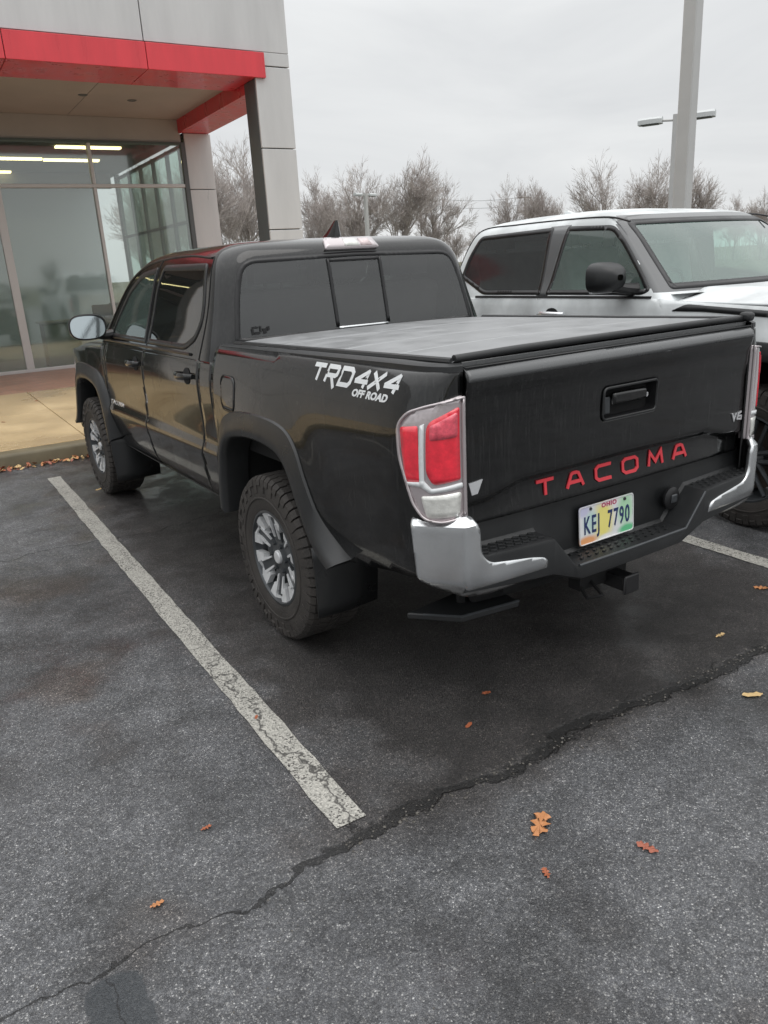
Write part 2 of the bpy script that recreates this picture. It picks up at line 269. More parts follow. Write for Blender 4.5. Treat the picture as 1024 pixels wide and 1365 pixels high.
class MB:
    def __init__(s): s.v = []; s.f = []; s.m = []; s.cm = 0
    def add(s, vs, fs):
        k = len(s.v); s.v += [Vector(v) for v in vs]; s.f += [[i + k for i in f] for f in fs]; s.m += [s.cm] * len(fs); return s
    def box(s, c, d, rot=None):
        x, y, z = d[0] / 2, d[1] / 2, d[2] / 2
        vs = [Vector((a * x, b * y, e_ * z)) for e_ in (-1, 1) for b in (-1, 1) for a in (-1, 1)]
        if rot is not None: vs = [rot @ v for v in vs]
        vs = [v + Vector(c) for v in vs]
        return s.add(vs, [[0, 2, 3, 1], [4, 5, 7, 6], [0, 1, 5, 4], [2, 6, 7, 3], [0, 4, 6, 2], [1, 3, 7, 5]])
    def b2(s, a, b): return s.box([(a[i] + b[i]) / 2 for i in range(3)], [abs(b[i] - a[i]) for i in range(3)])
    def tube(s, pts, r, n=8, caps=True):
        pts = [Vector(p) for p in pts]; rs = r if isinstance(r, (list, tuple)) else [r] * len(pts); k = len(s.v); prev = None; vs = []
        for i, p in enumerate(pts):
            d = (pts[min(i + 1, len(pts) - 1)] - pts[max(i - 1, 0)]).normalized()
            a = d.orthogonal().normalized() if prev is None else (prev - d * prev.dot(d)).normalized()
            prev = a; b = d.cross(a)
            vs += [p + (a * math.cos(2 * PI * j / n) + b * math.sin(2 * PI * j / n)) * rs[i] for j in range(n)]
        fs = [[i * n + j, i * n + (j + 1) % n, (i + 1) * n + (j + 1) % n, (i + 1) * n + j] for i in range(len(pts) - 1) for j in range(n)]
        if caps: fs += [list(range(n))[::-1], [(len(pts) - 1) * n + j for j in range(n)]]
        return s.add(vs, fs)
    def lathe(s, prof, n=48, axis='x', c=(0, 0, 0)):
        """prof: (axial, radius)"""
        vs = []
        for a, r in prof:
            for j in range(n):
                t = 2 * PI * j / n; u, w = r * math.cos(t), r * math.sin(t)
                p = {'x': (a, u, w), 'y': (u, a, w), 'z': (u, w, a)}[axis]; vs.append(Vector(p) + Vector(c))
        fs = [[i * n + j, i * n + (j + 1) % n, (i + 1) * n + (j + 1) % n, (i + 1) * n + j] for i in range(len(prof) - 1) for j in range(n)]
        return s.add(vs, fs)
    def grid(s, rows, flip=False, close=False):
        n = len(rows[0]); vs = [p for r in rows for p in r]; fs = []
        for i in range(len(rows) - 1):
            for j in range(n if close else n - 1):
                a = [i * n + j, i * n + (j + 1) % n, (i + 1) * n + (j + 1) % n, (i + 1) * n + j]; fs.append(a[::-1] if flip else a)
        return s.add(vs, fs)
    def prism(s, poly, f0, f1):
        n = len(poly); vs = [Vector(f0(*p)) for p in poly] + [Vector(f1(*p)) for p in poly]
        return s.add(vs, [list(range(n))[::-1], [n + i for i in range(n)]] + [[i, (i + 1) % n, n + (i + 1) % n, n + i] for i in range(n)])
    def build(s, name, m, parent=None, smooth=35, bevel=0., solid=0.):
        o = mk(name, s.v, s.f, m, parent, smooth, s.m if isinstance(m, (list, tuple)) else None, solid, bevel)
        bm = bmesh.new(); bm.from_mesh(o.data); bmesh.ops.recalc_face_normals(bm, faces=bm.faces); bm.to_mesh(o.data); bm.free(); return o
def interp(tab, x):
    if x <= tab[0][0]: return tab[0][1]
    if x >= tab[-1][0]: return tab[-1][1]
    for i in range(len(tab) - 1):
        if tab[i][0] <= x <= tab[i + 1][0]:
            x0, y0 = tab[i]; x1, y1 = tab[i + 1]; h = x1 - x0; u = (x - x0) / h
            m0 = (y1 - tab[i - 1][1]) / (x1 - tab[i - 1][0]) if i > 0 else (y1 - y0) / h
            m1 = (tab[i + 2][1] - y0) / (tab[i + 2][0] - x0) if i + 2 < len(tab) else (y1 - y0) / h
            return (2 * u**3 - 3 * u * u + 1) * y0 + (u**3 - 2 * u * u + u) * h * m0 + (-2 * u**3 + 3 * u * u) * y1 + (u**3 - u * u) * h * m1
def lin(tab, x):
    if x <= tab[0][0]: return tab[0][1]
    for (x0, y0), (x1, y1) in zip(tab, tab[1:]):
        if x <= x1: return y0 + (y1 - y0) * (x - x0) / (x1 - x0)
    return tab[-1][1]
def sstep(x, a, b):
    t = min(max((x - a) / (b - a), 0), 1); return t * t * (3 - 2 * t)
def rpoly(pts, r=.02, n=5):
    out = []; L = len(pts)
    for i in range(L):
        p = Vector(pts[i][:2]); rr = pts[i][2] if len(pts[i]) > 2 else r
        a = Vector(pts[i - 1][:2]); b = Vector(pts[(i + 1) % L][:2])
        if rr <= 0: out.append(tuple(p)); continue
        da, db = a - p, b - p; rr = min(rr, da.length * .48, db.length * .48)
        pa, pb = p + da.normalized() * rr, p + db.normalized() * rr
        for k in range(n + 1):
            t = k / n; q = pa * (1 - t)**2 + p * 2 * t * (1 - t) + pb * t * t; out.append(tuple(q))
    return out
def catmull(pts, n=6):
    out = []; P = [Vector(p) for p in pts]
    for i in range(len(P) - 1):
        p0 = P[max(i - 1, 0)]; p1 = P[i]; p2 = P[i + 1]; p3 = P[min(i + 2, len(P) - 1)]
        for k in range(n):
            t = k / n; out.append(.5 * ((2 * p1) + (p2 - p0) * t + (2 * p0 - 5 * p1 + 4 * p2 - p3) * t * t + (3 * p1 - p0 - 3 * p2 + p3) * t**3))
    out.append(P[-1]); return out
def inpoly(x, y, poly):
    c = False; j = len(poly) - 1
    for i in range(len(poly)):
        xi, yi = poly[i][0], poly[i][1]; xj, yj = poly[j][0], poly[j][1]
        if (yi > y) != (yj > y) and x < (xj - xi) * (y - yi) / (yj - yi) + xi: c = not c
        j = i
    return c
def densify(poly, step):
    out = []
    for i in range(len(poly)):
        a = Vector(poly[i][:2]); b = Vector(poly[(i + 1) % len(poly)][:2]); k = max(1, int((b - a).length / step))
        if (b - a).length < 1e-5: continue
        out += [a + (b - a) * j / k for j in range(k)]
    return out
def skin(name, outline, f, outv, m, parent=None, off=0., step=.035, holes=(), solid=.004, smooth=50, relief=None):
    """a curved panel: 2D outline (with holes) laid on the surface f(a, b), raised by off along its normal"""
    o_ = densify(outline, step); hs = [densify(h, step) for h in holes]
    pts = list(o_); edges = [(i, (i + 1) % len(o_)) for i in range(len(o_))]
    for h in hs:
        k = len(pts); pts += h; edges += [(k + i, k + (i + 1) % len(h)) for i in range(len(h))]
    xs = [p[0] for p in o_]; ys = [p[1] for p in o_]; nx = int((max(xs) - min(xs)) / step) + 1; ny = int((max(ys) - min(ys)) / step) + 1
    bnd = list(pts)
    cell = {}
    for p in bnd: cell.setdefault((int(p[0] // step), int(p[1] // step)), []).append(p)
    for i in range(nx + 1):
        for j in range(ny + 1):
            q = Vector((min(xs) + i * step, min(ys) + j * step))
            if not inpoly(q[0], q[1], o_) or any(inpoly(q[0], q[1], h) for h in hs): continue
            cx, cy = int(q[0] // step), int(q[1] // step)
            if any((q - b).length < step * .45 for a in (-1, 0, 1) for c in (-1, 0, 1) for b in cell.get((cx + a, cy + c), ())): continue
            pts.append(q)
    r = delaunay_2d_cdt([Vector(p) for p in pts], edges, [], 0, 1e-6)
    V, F = r[0], r[2]; vv = []; outv = Vector(outv)
    h_ = 1e-3
    for p in V:
        q = f(p[0], p[1])
        if off or relief:
            nrm = (f(p[0] + h_, p[1]) - f(p[0] - h_, p[1])).cross(f(p[0], p[1] + h_) - f(p[0], p[1] - h_))
            nrm = nrm.normalized() if nrm.length > 0 else outv
            if nrm.dot(outv) < 0: nrm = -nrm
            q = q + nrm * (off + (relief(p[0], p[1]) if relief else 0))
        vv.append(q)
    ff = []
    for fa in F:
        cx = sum(V[i][0] for i in fa) / len(fa); cy = sum(V[i][1] for i in fa) / len(fa)
        if not inpoly(cx, cy, o_) or any(inpoly(cx, cy, h) for h in hs): continue
        a, b, c = (vv[i] for i in fa[:3]); nn = (b - a).cross(c - a)
        mid = f(cx, cy); ref = (f(cx + h_, cy) - f(cx - h_, cy)).cross(f(cx, cy + h_) - f(cx, cy - h_))
        if ref.dot(outv) < 0: ref = -ref
        ff.append(list(fa) if nn.dot(ref) > 0 else list(fa)[::-1])
    return mk(name, vv, ff, m, parent, smooth, None, solid)
def text(name, s, m, size, mtx, parent=None, ext=.002, shear=0., sx=1., bold=0., spacing=1., align='CENTER'):
    c = bpy.data.curves.new(name, 'FONT'); c.body = s; c.size = size; c.extrude = ext; c.shear = shear; c.offset = bold; c.space_character = spacing; c.align_x = align; c.align_y = 'CENTER'; c.resolution_u = 3
    t = bpy.data.objects.new('tmp', c); COL.objects.link(t); bpy.context.view_layer.update()
    me = bpy.data.meshes.new_from_object(t.evaluated_get(bpy.context.evaluated_depsgraph_get())); bpy.data.objects.remove(t); bpy.data.curves.remove(c)
    me.name = name; me.transform(Matrix.Diagonal((sx, 1, 1, 1))); 
    if callable(mtx):
        for v in me.vertices: v.co = mtx(v.co)
    else: me.transform(mtx)
    me.materials.clear(); me.materials.append(m); o = bpy.data.objects.new(name, me); COL.objects.link(o)
    if parent: o.parent = parent
    return o
def strokes(lines, w, depth, f):
    """letters drawn with straight strokes: boxes with mitred ends on the surface f(u, v, d)"""
    b = MB()
    for li, pl in enumerate(lines):
        L = [Vector(p) for p in pl]; closed = (L[0] - L[-1]).length < 1e-6 and len(L) > 2
        if closed: L = L[:-1]
        n = len(L); left = []; right = []
        for i in range(n):
            if closed or 0 < i < n - 1:
                d0 = (L[i] - L[i - 1]).normalized(); d1 = (L[(i + 1) % n] - L[i]).normalized()
            elif i == 0: d0 = d1 = (L[1] - L[0]).normalized()
            else: d0 = d1 = (L[-1] - L[-2]).normalized()
            t_ = (d0 + d1).normalized(); nn = Vector((-t_[1], t_[0])); k = min(1 / max(.35, nn.dot(Vector((-d0[1], d0[0])))), 2.2) * w / 2
            left.append(L[i] + nn * k); right.append(L[i] - nn * k)
        for i in range(n if closed else n - 1):
            j = (i + 1) % n; q = [left[i], left[j], right[j], right[i]]
            b.add([f(p[0], p[1], 0) for p in q] + [f(p[0], p[1], depth * (1 + .13 * li)) for p in q], [[4, 5, 6, 7], [0, 1, 5, 4], [1, 2, 6, 5], [2, 3, 7, 6], [3, 0, 4, 7]])
    return b

# ------------------------------------------------------------------ vehicle building blocks
class Cab:
    """greenhouse of a truck: closed loops from the belt to the roof, with window openings"""
    def __init__(s, w, yb, yf, rr, bow, zs):
        s.w, s.yb, s.yf, s.rr, s.bow, s.zs = w, yb, yf, rr, bow, zs
    def side(s, y, z):
        W_ = interp(s.w, z); r = min(s.rr, W_ * .5); d = interp(s.yb, z) + r - y
        return W_ if d <= 0 else W_ - r + math.sqrt(max(r * r - d * d, 0))
    def L(s, y, z): return Vector((-s.side(y, z), y, z))
    def Rt(s, y, z): return Vector((s.side(y, z), y, z))
    def B(s, x, z):
        W_ = interp(s.w, z); r = min(s.rr, W_ * .5); Y = interp(s.yb, z); d = abs(x) - (W_ - r)
        return Vector((x, Y - .02 * (1 - (x / W_)**2) if d <= 0 else Y + r - math.sqrt(max(r * r - d * d, 0)) - .02 * (1 - (x / W_)**2), z))
    def F(s, x, z):
        W_ = interp(s.w, z); return Vector((x, interp(s.yf, z) - s.bow * (x / W_)**2, z))
    def loop(s, z):
        W_ = interp(s.w, z); YB = interp(s.yb, z); YF = interp(s.yf, z); r = min(s.rr, W_ * .5); rf = min(.05, W_ * .3); YS = YF - s.bow - rf; P = []
        for i in range(33): x = -(W_ - r) + 2 * (W_ - r) * i / 32; P.append((x, YB - .02 * (1 - (x / W_)**2)))
        for i in range(1, 8): t = i / 8 * PI / 2; P.append((W_ - r + r * math.sin(t), YB + r - r * math.cos(t) - .02 * (1 - (min((W_ - r + r * math.sin(t)) / W_, 1))**2)))
        for i in range(70): P.append((W_, YB + r + (YS - YB - r) * i / 69))
        for i in range(1, 5): t = i / 5 * PI / 2; P.append((W_ - rf + rf * math.cos(t), YS + rf * math.sin(t)))
        for i in range(33): x = (W_ - rf) * (1 - 2 * i / 32); P.append((x, YF - s.bow * (x / W_)**2 - (0)))
        for i in range(1, 5): t = i / 5 * PI / 2; P.append((-(W_ - rf + rf * math.sin(t)), YS + rf * math.cos(t)))
        for i in range(70): P.append((-W_, YS + (YB + r - YS) * i / 69))
        for i in range(1, 8): t = i / 8 * PI / 2; P.append((-(W_ - r + r * math.cos(t)), YB + r - r * math.sin(t) - .02 * (1 - (min((W_ - r + r * math.cos(t)) / W_, 1))**2)))
        return [Vector((a, b, z)) for a, b in P]
    def shell(s, m, parent, openings, name='cab', crown=None, pick=None):
        b = MB(); b.grid([s.loop(z) for z in s.zs], close=True); n = len(s.loop(s.zs[0])); k = (len(s.zs) - 1) * n
        b.add([], []); b.f.append([k + i for i in range(n)]); b.m.append(0)
        keep = []
        for f in b.f:
            c = sum((b.v[i] for i in f), Vector()) / len(f)
            nn = (b.v[f[1]] - b.v[f[0]]).cross(b.v[f[2]] - b.v[f[0]]) if len(f) == 4 else Vector((0, 0, 1)); nn.normalize()
            drop = False
            for pl, poly in openings:
                if pl == 'S' and abs(c.x) > .55 and abs(nn.x) > .5 and inpoly(c.y, c.z, poly): drop = True
                if pl == 'B' and nn.y * (1 if c.y < 0 else 1) < 2 and c.y < interp(s.yb, c.z) + .09 and inpoly(c.x, c.z, poly): drop = True
                if pl == 'F' and c.y > interp(s.yf, c.z) - s.bow - .04 and abs(nn.x) < .6 and inpoly(c.x, c.z, poly): drop = True
            if not drop: keep.append(f)
        if crown:
            for v in b.v: v.z += crown(v.x, v.y) * sstep(v.z, s.zs[0] + .3, s.zs[-1] - .05)
        fm = [pick(sum((b.v[i] for i in f), Vector()) / len(f)) for f in keep] if pick else None
        return mk(name, b.v, keep, m, parent, 40, fm)

def shrink(poly, d):
    """move a polygon inwards by about d"""
    P = [Vector(p[:2]) for p in poly]; a = sum(P[i].x * P[(i + 1) % len(P)].y - P[(i + 1) % len(P)].x * P[i].y for i in range(len(P)))
    s = 1 if a > 0 else -1; out = []
    for i in range(len(P)):
        t = (P[(i + 1) % len(P)] - P[i - 1]).normalized(); out.append(P[i] + Vector((-t.y, t.x)) * d * s)
    return [tuple(q) for q in out]

def window(parent, f, outv, poly, ring, gm, tm, names=('window_frame', 'window'), off=.003):
    poly = rpoly(poly, .04); dense = densify(poly, .03)
    inner = shrink(dense, ring)
    fr = skin(names[0], dense, f, outv, tm, parent, off, .03, [inner], .004)
    g = skin(names[1], shrink(dense, ring * .5), f, outv, gm, parent, off - .0035, .05, (), 0)
    return fr, g

def wheel(parent, c, s, R, wd, rim, style, name='wheel'):
    """s = -1 faces -x; parts: wheel (rim) > tyre, brake_disc"""
    r = MB(); c = Vector(c); o = wd / 2
    def P(a, rad, ang): return Vector((s * a, rad * math.cos(ang), rad * math.sin(ang)))
    r.cm = 0
    r.lathe([(s * (o - .012), rim + .012), (s * (o - .004), rim + .010), (s * (o - .002), rim), (s * (o - .012), rim - .006)], 64)
    r.cm = 0
    r.lathe([(s * (o - .012), rim - .006), (s * (o - .05), rim - .012), (s * (o - .09), rim - .03), (-s * .10, rim - .03)], 64)
    if style == 'split':
        n = 6
        for k in range(n):
            a = 2 * PI * k / n + PI / 2
            def seg(a0, r0, a1, r1, w0, w1, x0, x1, th, cm):
                r.cm = cm; p0 = Vector((r0 * math.cos(a0), r0 * math.sin(a0))); p1 = Vector((r1 * math.cos(a1), r1 * math.sin(a1))); d = (p1 - p0).normalized(); q = Vector((-d.y, d.x))
                pts = [p0 + q * w0 / 2, p0 - q * w0 / 2, p1 - q * w1 / 2, p1 + q * w1 / 2]; xs = [x0, x0, x1, x1]
                r.add([(s * xs[i], pts[i].x, pts[i].y) for i in range(4)] + [(s * (xs[i] - th), pts[i].x, pts[i].y) for i in range(4)], [[0, 1, 2, 3], [7, 6, 5, 4], [0, 4, 5, 1], [1, 5, 6, 2], [2, 6, 7, 3], [3, 7, 4, 0]])
            seg(a, .03, a, rim - .004, .070, .056, o - .046, o - .022, .03, 0)                # broad dark spoke
            for d in (-1, 1):
                seg(a + d * .245, rim * .44, a + d * .175, rim * .80, .009, .014, o - .032, o - .014, .03, 1)   # machined edges of the slot
                seg(a + d * .285, rim * .69, a + d * .285, rim - .004, .026, .058, o - .022, o - .010, .03, 1)  # broad outer pads
                seg(a, rim - .016, a + d * .170, rim - .010, .012, .012, o - .022, o - .012, .03, 1)
            seg(a + .523, .05, a + .523, rim * .62, .030, .026, o - .05, o - .040, .02, 0)
        r.cm = 0; r.lathe([(s * (o - .034), .0005), (s * (o - .034), .062), (s * (o - .045), .088), (s * (o - .09), .092)], 32)
        r.cm = 1; r.lathe([(s * (o - .020), .0005), (s * (o - .020), .026), (s * (o - .024), .031), (s * (o - .036), .033)], 24)
        for k in range(6):
            a = 2 * PI * (k + .5) / 6 + PI / 2; q = P(0, .068, a); r.cm = 0
            r.lathe([(s * (o - .024), .0005), (s * (o - .024), .010), (s * (o - .040), .011)], 6, c=(0, q.y, q.z))
    else:
        n = 6
        for k in range(n):
            a = 2 * PI * k / n + .2; r.cm = 0
            for d in (-1, 1):
                p0 = Vector((.05 * math.cos(a + d * .5), .05 * math.sin(a + d * .5))); p1 = Vector(((rim - .01) * math.cos(a + d * .15), (rim - .01) * math.sin(a + d * .15)))
                r.tube([(s * (o - .05), p0.x, p0.y), (s * (o - .03), (p0.x + p1.x) / 2, (p0.y + p1.y) / 2), (s * (o - .018), p1.x, p1.y)], [.018, .013, .014], 6)
        r.lathe([(s * (o - .036), .0005), (s * (o - .036), .05), (s * (o - .06), .08), (s * (o - .09), .085)], 32)
    w = r.build(name, [M['gunmetal'], M['alloy'] if style == 'split' else M['gunmetal']], parent, 30); w.location = c
    t = MB(); h = R - rim
    prof = [(-o + .02, rim + .002), (-o + .004, rim + .012), (-o - .004, rim + h * .22), (-o - .006, rim + h * .5), (-o + .0, rim + h * .78), (-o + .018, R - .020), (-o + .045, R - .011), (0, R - .008),
            (o - .045, R - .011), (o - .018, R - .020), (o, rim + h * .78), (o + .006, rim + h * .5), (o + .004, rim + h * .22), (o - .004, rim + .012), (o - .02, rim + .002)]
    t.lathe(prof, 96)
    t.lathe([(s * (o + .0065), rim + h * .36), (s * (o + .0095), rim + h * .38), (s * (o + .0095), rim + h * .41), (s * (o + .0065), rim + h * .43)], 96)
    nl = 54
    for k in range(nl):
        a0 = 2 * PI * k / nl
        for row, (xc, ww, sh, ln, top) in enumerate(((-.054, .056, .0, .78, -.001), (.0, .044, .5, .74, -.0005), (.054, .056, .25, .78, -.001))):
            a = a0 + sh * 2 * PI / nl; sk = .10 * (1 if row != 1 else -1)
            vs = []
            for rad in (R - .013, R + top):
                for xx, da in ((-.5, -.5), (.5, -.5), (.5, .5), (-.5, .5)):
                    A = a + da * ln * 2 * PI / nl + xx * sk * .6; vs.append((xc * wd / .265 + xx * ww * wd / .265, rad * math.cos(A), rad * math.sin(A)))
            t.add(vs, [[4, 5, 6, 7], [0, 4, 7, 3], [1, 2, 6, 5], [0, 1, 5, 4], [3, 7, 6, 2]])
        for sd in (-1, 1):
            a = a0 + (.5 if sd > 0 else 0) * 2 * PI / nl; ln = .80; dep = h * (.46 if k % 2 else .26)
            prs = [(sd * (o - .050), R - .001), (sd * (o - .014), R - .004), (sd * (o + .004), R - .020), (sd * (o + .009), R - dep)]
            inn = [(sd * (o - .050), R - .015), (sd * (o - .024), R - .022), (sd * (o - .008), R - .030), (sd * (o + .000), R - dep - .004)]
            vs = []
            for da in (-.5, .5):
                A = a + da * ln * 2 * PI / nl
                vs += [(x_, rr * math.cos(A), rr * math.sin(A)) for x_, rr in prs] + [(x_, rr * math.cos(A), rr * math.sin(A)) for x_, rr in inn]
            fs = [[i, i + 1, 8 + i + 1, 8 + i] for i in range(3)] + [[0, 1, 5, 4], [1, 2, 6, 5], [2, 3, 7, 6], [8, 12, 13, 9], [9, 13, 14, 10], [10, 14, 15, 11], [3, 11, 15, 7], [0, 4, 12, 8]]
            t.add(vs, fs)
    t.build('tyre', M['rubber'], w, 30)
    d = MB(); d.lathe([(s * .02, .05), (s * .02, rim * .78), (s * .0, rim * .78), (s * .0, .05)], 40); d.build('brake_disc', M['brake'], w, 30)
    return w
M['brake'] = mat('brake_iron', (.12, .10, .09), .5, metal=.8, var=.3)

def flare(parent, s, yc, X, O, I, m, name='fender_flare', xo=.95, flip=1):
    """wheel-arch flare lofted between an outer and an inner line (y from the wheel centre, z)"""
    O = [Vector((yc + flip * a, b)) for a, b in O]; I = [Vector((yc + flip * a, b)) for a, b in I]
    O = catmull(O, 5); I = catmull(I, 5); rows = []
    ctr = Vector((yc, .55))
    for o_, i_ in zip(O, I):
        x0 = X(o_.x, o_.y); i2 = i_ + (ctr - i_).normalized() * .008
        r = [(x0 - .002, o_), (x0 + .010, o_.lerp(i_, .05)), (max(x0 + .016, xo - .016), o_.lerp(i_, .28)), (xo, o_.lerp(i_, .62)), (xo + .001, o_.lerp(i_, .9)), (xo - .006, i_), (xo - .03, i2), (xo - .14, i2)]
        rows.append([Vector((s * a, p.x, p.y)) for a, p in r])
    b = MB(); b.grid(rows); b.add(rows[0], [list(range(8))]); b.add(rows[-1], [list(range(8))[::-1]])
    f = b.build(name, m, parent, 45); return f

# ------------------------------------------------------------------ the black pickup
truck = empty('pickup_truck', (0, 0, 0), .032)
tag(truck, 'black wet pickup with red tailgate letters and white lettering on its bed side', 'pickup truck')
cabW = [(1.20, .8895), (1.22, .885), (1.30, .862), (1.42, .825), (1.55, .79), (1.65, .76), (1.70, .735), (1.74, .70), (1.765, .655), (1.782, .59), (1.793, .45), (1.798, .25), (1.80, .06)]
cabB = [(1.20, .585), (1.30, .592), (1.50, .625), (1.65, .652), (1.70, .665), (1.74, .685), (1.765, .715), (1.782, .77), (1.793, .87), (1.798, .98), (1.80, 1.08)]
cabF = [(1.20, 2.98), (1.25, 2.93), (1.41, 2.74), (1.565, 2.52), (1.69, 2.27), (1.74, 2.13), (1.765, 2.0), (1.782, 1.86), (1.793, 1.65), (1.798, 1.45), (1.80, 1.25)]
ZS = [1.20 + .02 * i for i in range(26)] + [1.715, 1.73, 1.742, 1.753, 1.763, 1.772, 1.780, 1.787, 1.793, 1.7965, 1.7985, 1.80]
cab = Cab(cabW, cabB, cabF, .12, .20, ZS)
winR = [(.80, 1.40), (.795, 1.50), (.845, 1.69, .03), (1.545, 1.702, .03), (1.615, 1.56), (1.655, 1.262, .01), (1.0, 1.262), (.86, 1.315)]
winF = [(1.695, 1.262, .01), (1.685, 1.45), (1.655, 1.60), (1.655, 1.695, .02), (1.94, 1.668, .04), (2.16, 1.575, .05), (2.36, 1.42), (2.50, 1.262, .02)]
winB = [(-.755, 1.30, .03), (-.715, 1.52), (-.66, 1.70, .10), (0, 1.712, 0), (.66, 1.70, .10), (.715, 1.52), (.755, 1.30, .03)]
winS = [(-.79, 1.24), (-.655, 1.70, .05), (.655, 1.70, .05), (.79, 1.24)]
def opn(p, d): return shrink(densify(rpoly(p, .04), .03), d)
cab.shell(M['black_paint'], truck, [('S', opn(winR, .017)), ('S', opn(winF, .017)), ('B', opn(winB, .02)), ('F', opn(winS, .025))], 'cab')
for f, ov in ((cab.L, (-1, 0, 0)), (cab.Rt, (1, 0, 0))):
    window(truck, f, ov, winR, .032, M['rearside'], M['trim'], ('window_frame', 'rear_door_window'))
    window(truck, f, ov, winF, .032, M['clear_glass'], M['trim'], ('window_frame', 'front_door_window'))
fr = window(truck, cab.F, (0, 1, 0), winS, .05, M['clear_glass'], M['trim'], ('windscreen_frame', 'windscreen'))
# rear window: border, two fixed panes and the sliding pane
wb = densify(rpoly(winB, .05), .03)
skin('rear_window_seal', wb, cab.B, (0, -1, 0), M['trim'], truck, .002, .03, [shrink(wb, .026)], .002)
skin('rear_window', shrink(wb, .018), cab.B, (0, -1, 0), M['privacy'], truck, .0012, .05, (), 0)
for xx in (-.17, .15):
    skin('slider_post', [(xx - .008, 1.335), (xx + .008, 1.335), (xx + .008, 1.68), (xx - .008, 1.68)], cab.B, (0, -1, 0), M['trim'], truck, .008, .03, (), .006)
skin('slider_rail', [(-.165, 1.665), (.145, 1.665), (.145, 1.68), (-.165, 1.68)], cab.B, (0, -1, 0), M['trim'], truck, .0085, .03, (), .006)
skin('slider_rail', [(-.165, 1.322), (.145, 1.322), (.145, 1.336), (-.165, 1.336)], cab.B, (0, -1, 0), M['chrome'], truck, .0085, .03, (), .006)
# small dark sticker at the lower corner of the glass
st = MB()
for (a, b_, c, d) in ((-.655, 1.352, .012, .03), (-.640, 1.372, .03, .010), (-.632, 1.345, .03, .012), (-.612, 1.362, .010, .03), (-.590, 1.352, .02, .026), (-.570, 1.362, .012, .02)):
    p = cab.B(a, b_); st.box(p + Vector((0, -.006, 0)), (c, .002, d))
st.build('window_sticker', M['trim'], truck, 0)
# door weather strip, drip rails and high stop lamp
for s, f in ((-1, cab.L), (1, cab.Rt)):
    pts = [f(a, b) + Vector((s * .002, 0, 0)) for a, b in [tuple(q) for q in catmull([(.83, 1.715), (1.2, 1.738), (1.6, 1.735), (1.90, 1.708), (2.15, 1.625), (2.38, 1.478), (2.55, 1.32), (2.62, 1.25)], 6)]]
    g = MB(); g.tube(pts, .006, 6); g.build('drip_moulding', M['trim'], truck)
    for pl in ([(.775, 1.225), (.755, 1.36), (.752, 1.52), (.79, 1.70), (.83, 1.716)], [(1.668, 1.235), (1.672, 1.42), (1.634, 1.60), (1.63, 1.728)]):
        pts = [f(a, b) + Vector((s * .0005, 0, 0)) for a, b in [tuple(q) for q in catmull(pl, 5)]]
        g = MB(); g.tube(pts, .0035, 5); g.build('door_seal', M['matte'], truck)
    pts = [f(a, 1.247) + Vector((s * .004, 0, 0)) for a in [.90 + .09 * i for i in range(20)]]
    g = MB(); g.tube(pts, .009, 6); g.build('belt_moulding', M['trim'], truck)
def topY(x, z): return interp(cabB, z)
hs = skin('high_stop_lamp', rpoly([(-.175, 1.722), (.155, 1.722), (.135, 1.769), (-.155, 1.769)], .008), cab.B, (0, -1, 0), M['lamp_clear'], truck, .020, .02, (), .022)
skin('stop_lamp_lens', [(-.055, 1.731), (.035, 1.731), (.030, 1.760), (-.050, 1.760)], cab.B, (0, -1, 0), M['lamp_white'], hs, .0225, .02, (), .003)
skin('stop_lamp_lens', [(.045, 1.731), (.115, 1.731), (.105, 1.760), (.042, 1.760)], cab.B, (0, -1, 0), M['lamp_red2'], hs, .0225, .02, (), .003)
fin = MB(); rows = []
for t in range(9):
    u = t / 8; z = 1.785 + .092 * u; y0 = .76 + .02 * u; y1 = 1.01 - .19 * u**.7; wv = .026 * (1 - u) + .004
    rows.append([Vector((wv * math.sin(a) - .01, (y0 + y1) / 2 + (y1 - y0) / 2 * math.cos(a), z)) for a in [2 * PI * k / 14 for k in range(14)]])
fin.grid(rows, close=True); fin.add(rows[-1], [list(range(14))]); fin.build('roof_antenna', M['black_paint'], truck)

# --- lower body surface
lowC = [(.47, .835), (.53, .862), (.60, .880), (.68, .897), (.74, .909), (.768, .909), (.80, .896), (.84, .8935), (.93, .897), (1.05, .904), (1.14, .9025), (1.20, .8895), (1.22, .885), (1.24, .880)]
lowB = [(.50, .850), (.56, .870), (.66, .890), (.80, .904), (.95, .912), (1.08, .913), (1.17, .904), (1.23, .888), (1.28, .868), (1.305, .852), (1.325, .82)]
def bump_(y, z, yc):
    d = math.hypot(y - yc, (z - .50) * 1.0); return .022 * math.exp(-((d - .50) / .13)**2) * sstep(z, .55, .75)
def XC(y, z):
    v = interp(lowC, z) + bump_(y, z, 3.236)
    if y > 2.7: v = v + (max(.893, interp(lowC, z)) - interp(lowC, z)) * sstep(y, 2.7, 2.8) * sstep(z, .6, .7)
    if y > 3.5: v -= .16 * ((y - 3.5) / .65)**2
    return v
XCOR, LB = .753, .33
def bed(s):
    def f(u, z):
        w = interp(lowB, z) + bump_(max(u, -.8), z, 0)
        if u >= -.93: return Vector((s * w, u, z))
        th = min((-.93 - u) / LB, 1) * PI / 2; e_ = .72
        return Vector((s * (XCOR + (w - XCOR) * max(math.cos(th), 0)**e_), -.93 - .255 * math.sin(th)**e_, z))
    return f
archO = [(.618, .545), (.600, .640), (.560, .780), (.500, .915), (.400, 1.000), (.20, 1.042), (-.04, 1.052), (-.235, 1.030), (-.335, .960), (-.400, .830), (-.470, .690), (-.555, .590), (-.615, .550)]
